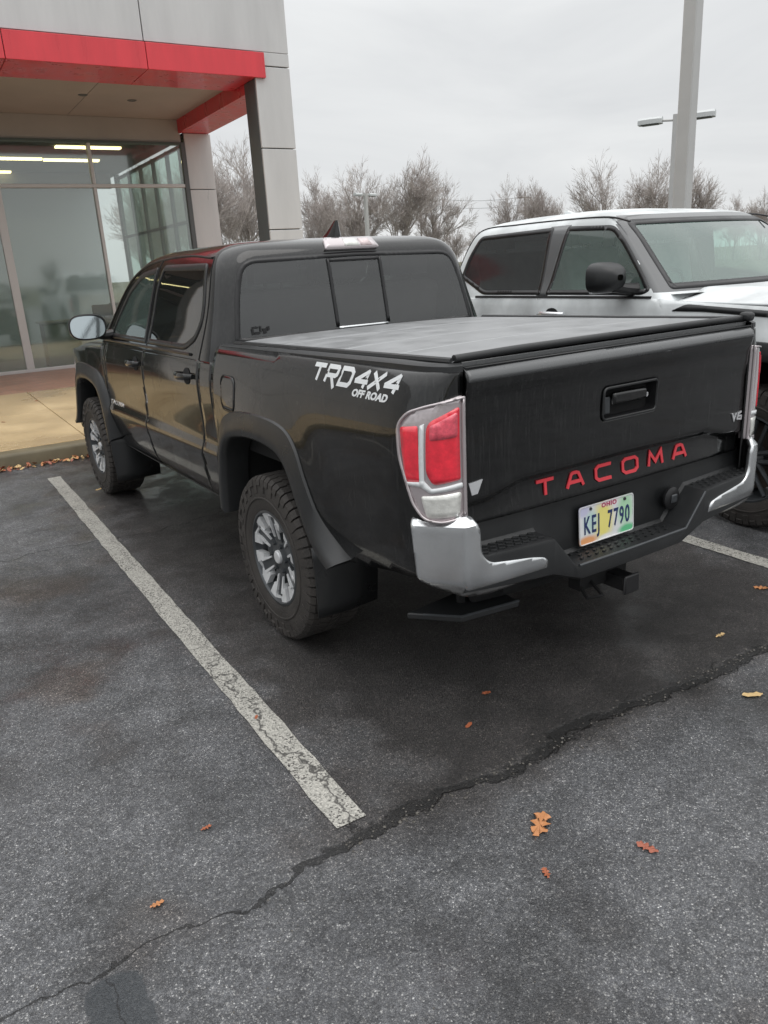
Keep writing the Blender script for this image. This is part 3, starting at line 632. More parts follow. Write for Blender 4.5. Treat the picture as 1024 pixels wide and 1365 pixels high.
archI = [(.500, .490), (.488, .600), (.470, .710), (.435, .815), (.355, .892), (.19, .927), (.00, .934), (-.17, .912), (-.255, .850), (-.320, .740), (-.395, .620), (-.470, .545), (-.550, .505)]
archM = [((a[0] + b[0]) / 2, (a[1] + b[1]) / 2) for a, b in zip(archO, archI)]
for s in (-1, 1):
    f = bed(s)
    arch = [tuple(q) for q in catmull(archM, 3)]
    outl = [(-.93 - LB, .66)] + [(-.93 - LB, 1.325), (.572, 1.303), (.572, .545)] + arch + [(-.93, .600), (-1.05, .625)]
    skin('bed_side', outl, f, (s, 0, 0), M['black_paint'], truck, 0, .03, (), .006, smooth=60)
    flare(truck, s, 0, lambda y, z: f(y, z).x * s, archO, archI, M['flare'])
    # rail cap
    r_ = MB(); rows = []
    for u in [.572 - .02 * i for i in range(76)] + [-.93 - LB * k / 12 for k in range(1, 13)]:
        q = f(u, 1.315); q.z -= .022 * max(0, u + .93) / 1.5; n_ = Vector((s, 0, 0)) if u > -.93 else (Vector((q.x - s * .70, q.y + .93, 0))).normalized()
        rows.append([q + n_ * .004 + Vector((0, 0, -.008)), q + n_ * .003 + Vector((0, 0, .010)), q - n_ * .012 + Vector((0, 0, .018)), q - n_ * .07 + Vector((0, 0, .016))])
    r_.grid(rows); r_.build('rail_cap', M['plastic'], truck, 40)
    skin('front_fender', [(2.70, .60), (2.70, 1.20)] + [(2.9, 1.19), (3.3, 1.17), (3.7, 1.12), (4.02, 1.03), (4.10, .80), (4.06, .62)] + [(3.236 + a, b) for a, b in arch if b > .60][0:] , (lambda y, z, s=s: Vector((s * XC(y, z), y, z))), (s, 0, 0), M['black_paint'], truck, 0, .035, (), .006)
    aO = [(-a * .93 if a < 0 else -a, b) for a, b in archO]
    fo = [(-a, b) for a, b in archO][::-1]; fi = [(-a, b) for a, b in archI][::-1]
    fo = [(max(a, -.575), b) for a, b in fo]
    flare(truck, s, 3.236, lambda y, z: XC(y, z), fo, fi, M['flare'])
    fs_ = lambda y, z, s=s: Vector((s * XC(y, z), y, z))
    c0 = [tuple(q) for q in catmull([(.780, 1.225), (.776, 1.08), (.782, .93), (.810, .78), (.862, .63), (.905, .49)], 5)]
    c1 = [tuple(q) for q in catmull([(1.705, 1.225), (1.745, 1.05), (1.785, .88), (1.812, .74), (1.840, .49)], 5)]
    c2 = [tuple(q) for q in catmull([(2.56, 1.225), (2.62, 1.10), (2.685, .93), (2.715, .78), (2.700, .64), (2.60, .49)], 5)]
    sh = lambda c, d: [(p_[0] + d, p_[1]) for p_ in c]
    rearp = c0 + sh(c1, 0)[::-1]; frontp = sh(c1, .0045) + c2[::-1]
    dr = skin('rear_door', rearp, fs_, (s, 0, 0), M['black_paint'], truck, 0, .03, (), .008, smooth=60)
    df = skin('front_door', frontp, fs_, (s, 0, 0), M['black_paint'], truck, 0, .03, (), .008, smooth=60)
    # panel between the door edge and the end of the cab
    skin('cab_corner', [(.594, .52), (.594, 1.225)] + sh(c0, -.0045) + [(.63, .49)], fs_, (s, 0, 0), M['black_paint'], truck, 0, .03, (), .006, smooth=60)
    skin('front_cowl_side', [q for q in sh(c2, .0045) if q[1] > .93] + [(2.695, .92), (2.695, 1.225)], fs_, (s, 0, 0), M['black_paint'], truck, 0, .03, (), .006, smooth=60)
    sill = MB(); sill.grid([[fs_(y, .488) + Vector((-s * .012, 0, 0)), fs_(y, .478) + Vector((s * .000, 0, 0)), fs_(y, .455) - Vector((s * .03, 0, 0)), fs_(y, .44) - Vector((s * .12, 0, 0))] for y in [.60 + .1 * i for i in range(22)]]); sill.build('sill', M['plastic'], truck)
    for dd, yh in ((dr, .945), (df, 1.885)):
        h = MB(); zc = 1.135
        rows = []
        for i in range(13):
            t = i / 12; y = yh + (t - .5) * .22; k = math.sin(PI * t)**.45; X = XC(y, zc)
            cz = zc + .004; rr = .020 * (.62 + .38 * k)
            rows.append([Vector((s * (X + .002 + .040 * k + .012 * math.cos(a)), y, cz + rr * math.sin(a))) for a in [2 * PI * j / 10 for j in range(10)]])
        h.grid(rows, close=True); h.add(rows[0], [list(range(10))]); h.add(rows[-1], [list(range(10))]); h.build('door_handle', M['black_paint'], dd)
        rows = []
        for i in range(9):
            rr = .052 * i / 8; rows.append([fs_(yh - .01 + rr * 1.05 * math.cos(a), zc + rr * .85 * math.sin(a)) + Vector((s * (.0025 - .0), 0, 0)) for a in [2 * PI * j / 24 for j in range(24)]])
        g = MB(); g.grid(rows, close=True); g.build('handle_cup', M['matte'], dd)
    # tail lamp: housing, lenses
    lo = rpoly([(-.985, 1.150, .03), (-1.02, 1.190, .03), (-1.10, 1.214), (-1.238, 1.236, .006), (-1.238, .842, .006), (-1.14, .832), (-1.075, .846, .02), (-1.035, .895, .02), (-.994, 1.04)], .03)
    tl = skin('tail_lamp', [(a - .018, b) for a, b in lo], f, (s, 0, 0), M['lamp_clear'], truck, .014, .02, (), .035, smooth=60)
    skin('side_marker_lens', [(a - .018, b) for a, b in rpoly([(-.998, 1.142), (-1.066, 1.150), (-1.080, .972), (-1.016, .968)], .01)], f, (s, 0, 0), M['lamp_red'], tl, .0165, .02, (), .004)
    skin('brake_lens', [(a - .018, b) for a, b in rpoly([(-1.100, 1.160, .03), (-1.222 if s < 0 else -1.165, 1.205, .01), (-1.222 if s < 0 else -1.165, .972, .01), (-1.122, .962, .015), (-1.096, 1.0)], .02)], f, (s, 0, 0), M['lamp_red'], tl, .0175, .02, (), .004)  # right lens cut narrower: clear cover's pale reflection put into its shape
    lring = densify([(a - .018, b) for a, b in lo], .02); skin('lamp_rim', lring, f, (s, 0, 0), M['lamp_clear'], tl, .021, .012, [shrink(lring, .007)], .012)
    skin('lens_reflector', [(a - .018, b) for a, b in rpoly([(-1.112, 1.105), (-1.214 if s < 0 else -1.160, 1.112), (-1.214 if s < 0 else -1.160, 1.190), (-1.112, 1.150)], .01)], f, (s, 0, 0), M['lamp_pink'], tl, .0195, .02, (), .002)
    skin('lens_divider', [(a - .018, b) for a, b in rpoly([(-1.074, 1.150), (-1.092, 1.158), (-1.088, .975), (-1.115, .950), (-1.228, .962), (-1.228, .945), (-1.11, .935), (-1.074, .955), (-1.016, .958), (-1.014, .968), (-1.070, .972)], .004)], f, (s, 0, 0), M['decal'], tl, .0185, .02, (), .004)
    skin('reversing_lens', [(a - .018, b) for a, b in rpoly([(-1.070, .925), (-1.225, .932), (-1.215, .852), (-1.090, .852)], .012)], f, (s, 0, 0), M['lamp_white'], tl, .0175, .02, (), .004)
    # door mirror
    mm = MB(); rows = []; cx, cy, cz = 1.035, 2.44, 1.352
    for i in range(11):
        t = i / 10; y = cy - .055 + .15 * t; k = (1 - (t * .98)**2.2)**.5
        rows.append([Vector((s * (cx + .118 * k * (abs(math.cos(a))**.7) * math.copysign(1, math.cos(a)) + .01 * t), y, cz + .083 * k * (abs(math.sin(a))**.75) * math.copysign(1, math.sin(a)))) for a in [2 * PI * j / 28 for j in range(28)]])
    mm.grid(rows, close=True); mir = mm.build('mirror_housing', M['black_paint'], truck, 60)
    g = MB(); pts = [Vector((s * (cx + .110 * (abs(math.cos(a))**.7) * math.copysign(1, math.cos(a))), cy - .050 + .012 * (abs(math.sin(a))**.75) * math.copysign(1, math.sin(a)), cz + .074 * (abs(math.sin(a))**.75) * math.copysign(1, math.sin(a)))) for a in [2 * PI * j / 28 for j in range(28)]]
    g.add(pts, [list(range(28))]); mg = g.build('mirror_glass', M['mirror'], mir, 0)
    g = MB(); g.grid([[Vector((s * (cx + a2 * (abs(math.cos(a))**.7) * math.copysign(1, math.cos(a))), cy - yy_, cz + b2 * (abs(math.sin(a))**.75) * math.copysign(1, math.sin(a)))) for a in [2 * PI * j / 28 for j in range(28)]] for a2, b2, yy_ in ((.110, .074, .049), (.112, .077, .060), (.119, .084, .057), (.119, .084, .04))], close=True); g.build('mirror_rim', M['trim'], mir)
    g = MB(); g.tube([(s * .86, 2.46, 1.29), (s * .93, 2.46, 1.285), (s * .98, 2.46, 1.30)], [.035, .028, .03], 10); g.build('mirror_arm', M['trim'], mir)
    # mud flaps
    for yy_, z0, z1, xi in ((-.432, .235, .56, .63), (2.72, .20, .55, .60)):
        b = MB(); b.grid([[Vector((s * (.945 - .02 * k), yy_ + .03 * k * k, z1 - (z1 - z0) * k)), Vector((s * .80, yy_ - .015 + .03 * k * k, z1 - (z1 - z0) * k)), Vector((s * xi, yy_ + .005 + .03 * k * k, z1 - (z1 - z0) * k))] for k in [i / 6 for i in range(7)]]); b.build('mud_flap', M['flare'], truck, 40, solid=.012)
    for yc in (0, 3.236):
        b = MB(); b.grid([[Vector((s * x, yc + a, bz)) for x in (.90, .75, .57)] for a, bz in [(q[0] * 1.0, q[1] + .035) for q in catmull(archI, 3)]]); ww_ = b.build('wheel_arch_liner', M['matte'], truck, 60)
        b = MB(); b.add([Vector((s * .58, yc + q[0], q[1] + .03)) for q in catmull(archI, 3)], [list(range(len(catmull(archI, 3))))]); b.build('wheel_arch_liner', M['matte'], truck, 0)
        wheel(truck, (s * .802, yc, .388), s, .388, .262, .215, 'split')
# fuel flap outline on the left
ff = bed(-1); g = MB()
g.tube([ff(a, b) + Vector((-.001, 0, 0)) for a, b in [tuple(q) for q in rpoly([(.45, 1.185), (.27, 1.185), (.27, 1.02), (.45, 1.02)], .05, 6)]] + [ff(.41, 1.185) + Vector((-.001, 0, 0))], .0013, 5, False); g.build('fuel_flap_seam', M['matte'], truck)
skin('fuel_flap', rpoly([(.445, 1.18), (.275, 1.18), (.275, 1.025), (.445, 1.025)], .045), ff, (-1, 0, 0), M['black_paint'], truck, .0015, .02, (), .002)

# --- bed cover
tc_ = MB(); rows = []
ys = []
for k in range(161):
    ys.append(.52 - k * (.52 + 1.165) / 160)
def tz(x, y):
    z = 1.350 - .026 * (y + 1.165) / 1.685 - .010 * (abs(x) / .76)**4 + .003 * (1 - (x / .76)**2)
    for sy in (.09, -.42, -.80): z -= .009 * math.exp(-((y - sy) / .008)**2)
    z += .002 * noise.noise(Vector((x * 2.5, y * 3.1, 0)))
    return z
for y in ys:
    row = [Vector((-.772, y, 1.323 - .026 * (y + 1.165) / 1.685)), Vector((-.775, y, 1.336 - .026 * (y + 1.165) / 1.685))] + [Vector((x, y, tz(x, y))) for x in [-.768 + 1.536 * i / 40 for i in range(41)]] + [Vector((.775, y, 1.336 - .026 * (y + 1.165) / 1.685)), Vector((.772, y, 1.323 - .026 * (y + 1.165) / 1.685))]
    rows.append(row)
tc_.grid(rows); tc_.add(rows[0], [list(range(len(rows[0])))]); cov = tc_.build('bed_cover', M['tonneau'], truck, 50)
for sy in (.09, -.42, -.80):
    g = MB(); g.grid([[Vector((x, sy + dy, tz(x, sy) + .0065 + dz)) for dy, dz in ((-.011, -.002), (-.005, .002), (.005, .002), (.011, -.002))] for x in [-.765 + 1.53 * i / 20 for i in range(21)]]); g.build('cover_hinge', M['hinge'], cov, 60)
for s in (-1, 1):
    g = MB(); g.tube([(s * .778, .52, 1.311), (s * .772, -1.16, 1.337)], .013, 8); g.build('cover_rail', M['plastic'], cov)
    for yy_ in (.46, .18, -.12):
        g = MB(); g.box((s * .793, yy_, 1.333 - .026 * (yy_ + 1.165) / 1.685), (.018, .07, .016)); g.build('cover_clamp', M['matte'], cov, bevel=.003)
g = MB(); g.tube([(-.765, -1.160, 1.345), (-.5, -1.163, 1.350), (0, -1.164, 1.351), (.5, -1.163, 1.350), (.735, -1.160, 1.346)], .0125, 12); g.build('cover_tail_roll', M['plastic'], cov)
g = MB(); g.b2((-.742, -1.168, 1.312), (.742, -1.150, 1.334)); g.build('cover_seal', M['cap'], cov, bevel=.003)
g = MB(); g.box((.735, -1.172, 1.352), (.045, .05, .036)); g.build('cover_latch', M['plastic'], cov, bevel=.012)

# --- tailgate
def tgz(x): a = abs(x - 0.0); return lin([(0, .915), (.50, .910), (.66, .872), (.80, .868)], a)
def TG(x, z):
    y = -1.187 - .006 * (1 - (x / .76)**2)
    y -= .016 * sstep(z, 1.20, 1.268) - .030 * sstep(z, 1.288, 1.318)
    y += .006 * sstep(z, 1.20, 1.10) * 1.0 + .0
    zl = tgz(x); y += .020 * sstep(zl - z, -.014, .014) * 1.0 - .012 * sstep(zl - z, .03, .14)
    return Vector((x, y, z))
hole = rpoly([(-.068, 1.058), (.222, 1.058), (.222, 1.172), (-.068, 1.172)], .02)
HX = -.055
hole = [(a + HX, b) for a, b in hole]
tg = skin('tailgate', rpoly([(-.746, .795), (.746, .795), (.746, 1.318, .02), (-.746, 1.318, .02)], .012), TG, (0, -1, 0), M['black_paint'], truck, 0, .014, [hole], .02, smooth=60)
hb = MB(); ctr_ = TG(HX + .077, 1.115)
hb.grid([[TG(a + HX * 0, b) + Vector((0, -.003, 0)) for a, b in hole], [Vector((ctr_.x + (a - ctr_.x) * .95, -1.150, 1.115 + (b - 1.115) * .90)) for a, b in hole], [Vector((ctr_.x + (a - ctr_.x) * .2, -1.146, 1.115 + (b - 1.115) * .2)) for a, b in hole]], close=True)
hb.add([Vector((ctr_.x + (a - ctr_.x) * .2, -1.146, 1.115 + (b - 1.115) * .2)) for a, b in hole], [list(range(len(hole)))])
han = hb.build('handle_recess', M['trim'], tg, 40)
g = MB(); ho = [TG(a, b) + Vector((0, -.004, 0)) for a, b in hole]; g.tube(ho + [ho[0]], .005, 6, False); g.build('handle_bezel', M['plastic'], tg)
g = MB(); g.box((ctr_.x + .005, -1.180, 1.128), (.185, .022, .046)); g.build('tailgate_handle', M['black_paint'], tg, bevel=.012)
g = MB(); g.box((ctr_.x - .105, -1.172, 1.105), (.030, .010, .062)); g.build('handle_shield', M['gunmetal'], tg, bevel=.004)
g = MB(); g.lathe([(-1.176, .0005), (-1.176, .009), (-1.160, .010)], 16, 'y', (ctr_.x + .11, 0, 1.118)); g.build('tailgate_lock', M['badge'], tg)
skin('tailgate_spoiler', rpoly([(-.744, 1.272), (.744, 1.272), (.744, 1.317), (-.744, 1.317)], .006), TG, (0, -1, 0), M['cap'], tg, .003, .014, (), .004)
g = MB(); g.grid([[Vector((x, -1.19 + .035 * 0, 1.318)), Vector((x, -1.155, 1.319))] for x in (-.742, 0, .742)]); g.build('tailgate_cap', M['plastic'], tg, solid=.004)
# red letters, drawn as wide strokes
LT = {'T': [[(0, 1), (1, 1)], [(.5, 1), (.5, 0)]], 'A': [[(0, 0), (.28, .93), (.40, 1), (.60, 1), (.72, .93), (1, 0)], [(.14, .36), (.86, .36)]],
      'C': [[(1, 1), (.18, 1), (.02, .8), (.02, .2), (.18, 0), (1, 0)]], 'O': [[(.18, 0), (.82, 0), (1, .2), (1, .8), (.82, 1), (.18, 1), (0, .8), (0, .2), (.18, 0)]],
      'M': [[(0, 0), (.10, 1), (.5, .25), (.90, 1), (1, 0)]]}
lx0, lx1, hL = -.425, .395, .052
for i, ch in enumerate('TACOMA'):
    w_ = .082; x0 = lx0 + i * (lx1 - lx0 - w_) / 5
    zb = .832
    ls = [[(x0 + a * w_, zb + b * hL) for a, b in pl] for pl in LT[ch]]
    strokes(ls, .0120, .004, lambda u, v, d: TG(u, v) + Vector((0, -.0008 - d, 0))).build('tailgate_letter', M['red_letter'], tg, 20)
g = strokes([[(.672, .965), (.685, .935), (.698, .965)], [(.735, .965), (.712, .960), (.708, .938), (.735, .934), (.735, .948), (.71, .950)]], .007, .004, lambda u, v, d: TG(u, v) + Vector((0, -.0005 - d, 0))); g.build('engine_badge', M['badge'], tg, 20)
g = MB(); g.prism([(-.738, .945), (-.680, .950), (-.702, .905), (-.726, .903)], lambda u, v: TG(u, v) + Vector((0, .002, 0)), lambda u, v: TG(u, v) + Vector((0, -.004, 0))); g.build('lamp_spill', M['badge'], tg, 20)  # bright trapezoid added in chrome for the lamp spill on the tailgate

# bed-side lettering (flat film)
def y2u(y):
    if y > -.93: return y
    return -.93 - LB * math.asin(min(((-.93 - y) / .255)**(1 / .72), 1)) / (PI / 2)
def bside(us, z0, sc):
    def f(co):
        u = y2u(us - co.x); z = z0 + co.y; q = ff(u, z); return Vector((q.x - .0012 - co.z, q.y, q.z))
    return f
def film(name, s_, m, size, u0, z0, sx, shear, bold, spacing=1.):
    return text(name, s_, m, size, bside(u0, z0, 1), truck, .0006, shear, sx, bold, spacing)
CH = {'T': [[(0, 1), (.95, 1)], [(.50, 1), (.42, 0)]], 'R': [[(.0, 0), (.12, 1), (.85, 1), (.92, .9), (.88, .55), (.76, .45), (.10, .45)], [(.45, .45), (.80, -.35)]],
      'D': [[(.0, 0), (.12, 1), (.78, 1), (.95, .8), (.88, .2), (.72, 0), (.0, 0)]], '4': [[(.74, -.05), (.84, 1.05)], [(.84, .98), (.02, .34)], [(.0, .33), (1.0, .33)]], 'X': [[(0, 0), (.98, 1)], [(.12, 1), (.86, 0)]]}
def bed_letters(s_, u0, z0, w_, h_, pitch, sw, lean, m, name, dz=0.):
    for i, ch in enumerate(s_):
        ls = [[(u0 - i * pitch - (a * w_) - b * lean, z0 + dz * i + b * h_) for a, b in pl] for pl in CH[ch]]
        strokes(ls, sw, .0008, lambda u, v, d: ff(y2u(u), v) + Vector((-.0008 - d, 0, 0))).build(name, m, truck, 0)
bed_letters('TRD', -.440, 1.237, .090, .054, .100, .0155, .004, M['decal'], 'bed_letter')
bed_letters('4X4', -.745, 1.240, .082, .053, .092, .0145, .012, M['decal'], 'bed_letter')
film('bed_lettering', 'OFF ROAD', M['decal'], .033, -.855, 1.217, 1.35, .25, .0015, 1.02)
def dside(co):
    y = 2.50 - co.x; z = .812 + co.y; return Vector((-(XC(y, z) + .001 + co.z), y, z))
text('door_badge', 'TACOMA', M['badge'], .040, dside, truck, .0015, .1, 1.7, .001, 1.15)

# --- rear bumper
def ztop(x): return lin([(0, .565), (.305, .565), (.42, .700), (.80, .712)], abs(x))
def zbot(x): return lin([(0, .500), (.28, .502), (.42, .555), (.80, .585)], abs(x))
def yout(x): return -1.262 + .030 * (abs(x) / .8)**3
b = MB(); rows = []
xs = sorted(set([-.80 + .02 * i for i in range(81)] + [-.305, .305, -.42, .42]))
for x in xs:
    zt, zb = ztop(x), zbot(x); yo = yout(x); c_ = 1 - sstep(abs(x), .30, .44)
    yw = -1.135 * c_ + -1.150 * (1 - c_)
    rows.append([Vector((x, -1.10, .83)), Vector((x, yw + .01, .80)), Vector((x, yw, zt + .012)), Vector((x, yw - .012, zt)), Vector((x, yo + .014, zt)), Vector((x, yo + .003, zt - .004)), Vector((x, yo, zt - .014)), Vector((x, yo + .004, zb + .01)), Vector((x, yo + .02, zb)), Vector((x, -1.10, zb + .02))])
b.grid(rows); bump = b.build('rear_bumper', M['plastic'], truck, 30)
# raised tread cleats on the steps
for sx_ in (-1, 1):
    g = MB()
    for r_ in range(3):
        for k in range(9):
            x = sx_ * (.455 + k * .036 + (.018 if r_ % 2 else 0)); g.box((x, -1.172 - r_ * .026, ztop(x) + .003), (.022, .010, .006), Matrix.Rotation(.5 * sx_, 3, 'Z'))
    g.build('step_tread', M['plastic'], bump, 0, bevel=.001)
g = MB()
for r_ in range(3):
    for k in range(13):
        x = -.24 + k * .04 + (.02 if r_ % 2 else 0); g.box((x, -1.160 - r_ * .028, .568), (.020, .010, .006), Matrix.Rotation(.4, 3, 'Z'))
g.build('step_tread', M['plastic'], bump, 0, bevel=.001)
# silver corners wrapping round
def corner(s):
    def f(u, z):   # u: distance from x=-.40 outwards along the bumper, then round the corner, then forward
        def sm(v, w=.018): return v if v > w else (0 if v < -w else (v + w)**2 / (4 * w))
        a1 = sm(u - .40); a2 = sm(u - .59)      # first bend starts at .40, second at .59
        x = .40 + u - a1 * .34 - a2 * .66; y = yout(min(x, .8)) - .006 + a1 * .80 + a2 * .20
        tp = sm(z - .822, .006) * .95; bt = sm(.615 - z, .02) * .55
        y2 = y + tp + bt; x2 = x - (tp + bt) * .9 * min(1, max(0, (u - .36) / .12))
        return Vector((s * x2, y2, z))
    return f
for s in (-1, 1):
    f = corner(s)
    ol = rpoly([(.060, .640, .02), (.045, .572, .015), (.28, .556), (.40, .572), (.49, .600, .06), (.560, .635, .02), (.575, .842, .015), (.52, .860, .02), (.36, .850, .012), (.342, .80, .01), (.338, .715, .03), (.30, .678, .03), (.12, .655)], .03)
    o = skin('bumper_corner', ol, f, (s * .3, -1, 0), M['chrome'], bump, 0, .012, (), .02, smooth=24)
g = MB(); g.lathe([(-.008, .0005), (-.008, .030), (0, .046), (.01, .046)], 28, 'y'); o = g.build('trailer_socket', M['trim'], bump); o.location = (.335, -1.165, .665)
g = MB(); g.box((0, -.010, 0), (.035, .01, .035)); q = g.build('socket_cover', M['gunmetal'], o, bevel=.005)
g = MB(); g.tube([(-.30, yout(.3) - .001, .568), (-.02, yout(0) - .002, .567), (.30, yout(.3) - .001, .568), (.415, yout(.4) - .001, .697)], .006, 6); g.build('step_edge', M['gunmetal'], bump)

# --- number plate
def plate():
    m = bpy.data.materials.new('plate_print'); m.use_nodes = True; t = m.node_tree; b = t.nodes['Principled BSDF']
    c = N(t, 'ShaderNodeTexCoord'); sp = N(t, 'ShaderNodeSeparateXYZ'); link(t, c.outputs['Object'], sp.inputs[0])
    def blob(x0, z0, rx, rz, prev, col):
        a = N(t, 'ShaderNodeMath', _operation='MULTIPLY_ADD'); a.inputs[1].default_value = 1 / rx; a.inputs[2].default_value = -x0 / rx; link(t, sp.outputs[0], a.inputs[0])
        d = N(t, 'ShaderNodeMath', _operation='MULTIPLY_ADD'); d.inputs[1].default_value = 1 / rz; d.inputs[2].default_value = -z0 / rz; link(t, sp.outputs[2], d.inputs[0])
        cb = N(t, 'ShaderNodeCombineXYZ'); link(t, a.outputs[0], cb.inputs[0]); link(t, d.outputs[0], cb.inputs[1])
        l = N(t, 'ShaderNodeVectorMath', _operation='LENGTH'); link(t, cb.outputs[0], l.inputs[0])
        r = N(t, 'ShaderNodeMapRange'); r.inputs['From Min'].default_value = .55; r.inputs['From Max'].default_value = 1.15; r.inputs['To Min'].default_value = 1; r.inputs['To Max'].default_value = 0; link(t, l.outputs[1], r.inputs[0])
        x = N(t, 'ShaderNodeMix', _data_type='RGBA'); link(t, r.outputs[0], x.inputs[0]); x.inputs[7].default_value = (*col, 1)
        if prev is None: x.inputs[6].default_value = (.72, .73, .74, 1)
        else: link(t, prev, x.inputs[6])
        return x.outputs[2]
    o = blob(-.02, .0, .06, .09, None, (.80, .72, .22)); o = blob(.105, .02, .05, .075, o, (.42, .68, .45)); o = blob(-.09, .01, .045, .05, o, (.50, .66, .62)); o = blob(-.13, .06, .04, .03, o, (.55, .55, .72))
    o = blob(-.11, -.062, .062, .022, o, (.75, .36, .16)); o = blob(.115, -.062, .055, .022, o, (.14, .52, .26)); o = blob(.0, -.068, .055, .014, o, (.8, .8, .78)); o = blob(.01, .066, .05, .014, o, (.78, .60, .62))
    link(t, o, b.inputs['Base Color']); b.inputs['Roughness'].default_value = .3
    return m
M['plate'] = plate(); M['navy'] = mat('plate_navy', (.02, .035, .12), .4)
g = MB(); g.prism(rpoly([(-.152, -.076), (.152, -.076), (.152, .076), (-.152, .076)], .014), lambda u, v: Vector((u, .0, v)), lambda u, v: Vector((u, -.002, v)))
pl = g.build('number_plate', M['plate'], bump, 20); pl.location = (-.036, -1.150, .656); pl.rotation_euler = (math.radians(-3), 0, 0)
g = MB(); q = [Vector((a, -.003, b)) for a, b in rpoly([(-.149, -.073), (.149, -.073), (.149, .073), (-.149, .073)], .013)]; g.tube(q + [q[0]], .0022, 5, False); g.build('plate_rim', mat('plate_border', (.75, .75, .76), .3), pl)
RX = Matrix.Rotation(PI / 2, 4, 'X')
def ptext(s_, size, x, z, sx, bold, m, sp_=1.): text('plate_lettering', s_, m, size, Matrix.Translation((x, -.0030, z)) @ RX, pl, .0006, 0, sx, bold, sp_)
ptext('KEJ', .098, -.084, -.004, .56, .0013, M['navy'], 1.22); ptext('7790', .098, .066, -.004, .56, .0013, M['navy'], 1.2)
ptext('OHIO', .024, .012, .060, 1.2, .0006, mat('plate_red', (.45, .05, .12), .4), 1.2)
for x in (-.09, .10):
    g = MB(); g.lathe([(-.006, .0005), (-.006, .006), (0, .007)], 12, 'y', (x, 0, .061)); g.build('plate_screw', M['gunmetal'], pl)

# --- hitch, steps, underbody
g = MB(); g.b2((.03, -1.19, .345), (.10, -1.05, .405)); h_ = g.build('hitch_receiver', M['trim'], truck, bevel=.006)
g = MB(); g.b2((.022, -1.205, .335), (.108, -1.19, .415)); g.build('hitch_cover', M['trim'], h_, bevel=.008)
g = MB(); g.tube([(-.6, -1.02, .46), (-.3, -1.03, .44), (.3, -1.03, .44), (.6, -1.02, .46)], .032, 8); g.tube([(-.10, -1.06, .39), (-.13, -1.15, .35), (-.08, -1.18, .36), (-.05, -1.08, .39)], .008, 6); g.b2((-.12, -1.1, .36), (.15, -1.04, .46)); g.build('hitch_beam', M['matte'], truck)
g = MB(); g.prism([(-.835, -.93), (-.70, -1.085), (-.455, -1.115), (-.44, -.98), (-.60, -.90)], lambda u, v: Vector((u, v, .400)), lambda u, v: Vector((u, v, .425))); bs = g.build('bed_step', M['plastic'], truck, bevel=.006)
g = MB(); g.tube([(-.80, -.985, .427), (-.705, -1.088, .428), (-.46, -1.118, .428)], .005, 6); g.build('step_edge', M['gunmetal'], bs)
g = MB(); g.tube([(-.62, -.95, .60), (-.62, -.98, .42)], .018, 6); g.build('step_bracket', M['matte'], bs)
u = MB(); u.b2((-.50, -1.08, .55), (.50, 3.7, .70)); u.b2((-.80, -.92, .80), (.80, .55, 1.285)); u.b2((-.735, -1.15, .80), (.735, -.921, 1.285)); u.b2((-.62, -1.10, .66), (.62, .56, .82)); u.b2((-.845, .62, .50), (.845, 2.62, 1.15)); u.b2((-.80, 2.60, .60), (-.585, 2.78, 1.1)); u.b2((.585, 2.6, .6), (.8, 2.78, 1.1)); u.b2((-.57, 2.6, .45), (.57, 3.95, 1.02))
for s in (-1, 1): u.b2((s * .42, -1.1, .47), (s * .52, 3.8, .60))
u.build('chassis', M['matte'], truck, 0)
g = MB(); g.tube([(-.72, 0, .388), (.72, 0, .388)], .042, 10); g.lathe([(-.12, .05), (-.09, .13), (.09, .13), (.12, .05)], 16, 'x', (.08, 0, .388)); g.build('rear_axle', M['matte'], truck)
g = MB(); g.tube([(.45, 1.5, .42), (.45, .4, .42), (.60, -.3, .55), (.66, -1.08, .48)], .032, 10); g.build('exhaust_pipe', M['gunmetal'], truck)
g = MB(); g.lathe([(.48, .20), (.47, .34), (.53, .37), (.60, .35)], 30, 'z', (0, -.62, 0)); g.lathe([(.50, .0005), (.50, .2)], 20, 'z', (0, -.62, 0)); g.build('spare_tyre', M['rubber'], truck)

# --- bonnet, nose
def hood(x, y): return Vector((x, y, 1.235 - .035 * max(0, y - 2.9) - .11 * sstep(y, 3.4, 4.15)**1.5 - .05 * (abs(x) / .86)**4 + .015 * sstep(.62 - abs(x), -.05, .05)))
skin('bonnet', rpoly([(-.80, 2.72), (.80, 2.72), (.80, 3.9), (.60, 4.10), (-.60, 4.10), (-.80, 3.9)], .08), hood, (0, 0, 1), M['black_paint'], truck, 0, .05, (), .01)
for s in (-1, 1):
    g = MB(); g.grid([[Vector((s * .80, y, hood(.80, y).z - .004)), Vector((s * .845, y, hood(.8, y).z - .012)), Vector((s * (XC(y, 1.17) - .004), y, min(hood(.8, y).z - .045, 1.19 - .02 * (y - 2.7))))] for y in [2.56 + .06 * i for i in range(24)]]); g.build('fender_top', M['black_paint'], truck, 60)
def nose(x, z): return Vector((x, 4.13 - .22 * (abs(x) / .9)**2.6 - .05 * sstep(z, .95, 1.1), z))
ns_ = skin('front_bumper', rpoly([(-.86, .42), (.86, .42), (.86, .72), (-.86, .72)], .05), nose, (0, 1, 0), M['black_paint'], truck, .03, .06, (), .05)
skin('grille', rpoly([(-.52, .70), (.52, .70), (.50, 1.03), (-.50, 1.03)], .06), nose, (0, 1, 0), M['plastic'], truck, .01, .06, (), .04)
for s in (-1, 1): skin('headlamp', rpoly([(s * .53, .84), (s * .84, .86), (s * .84, 1.01), (s * .53, 1.03)], .03), nose, (0, 1, 0), M['lamp_clear'], truck, .012, .05, (), .03)
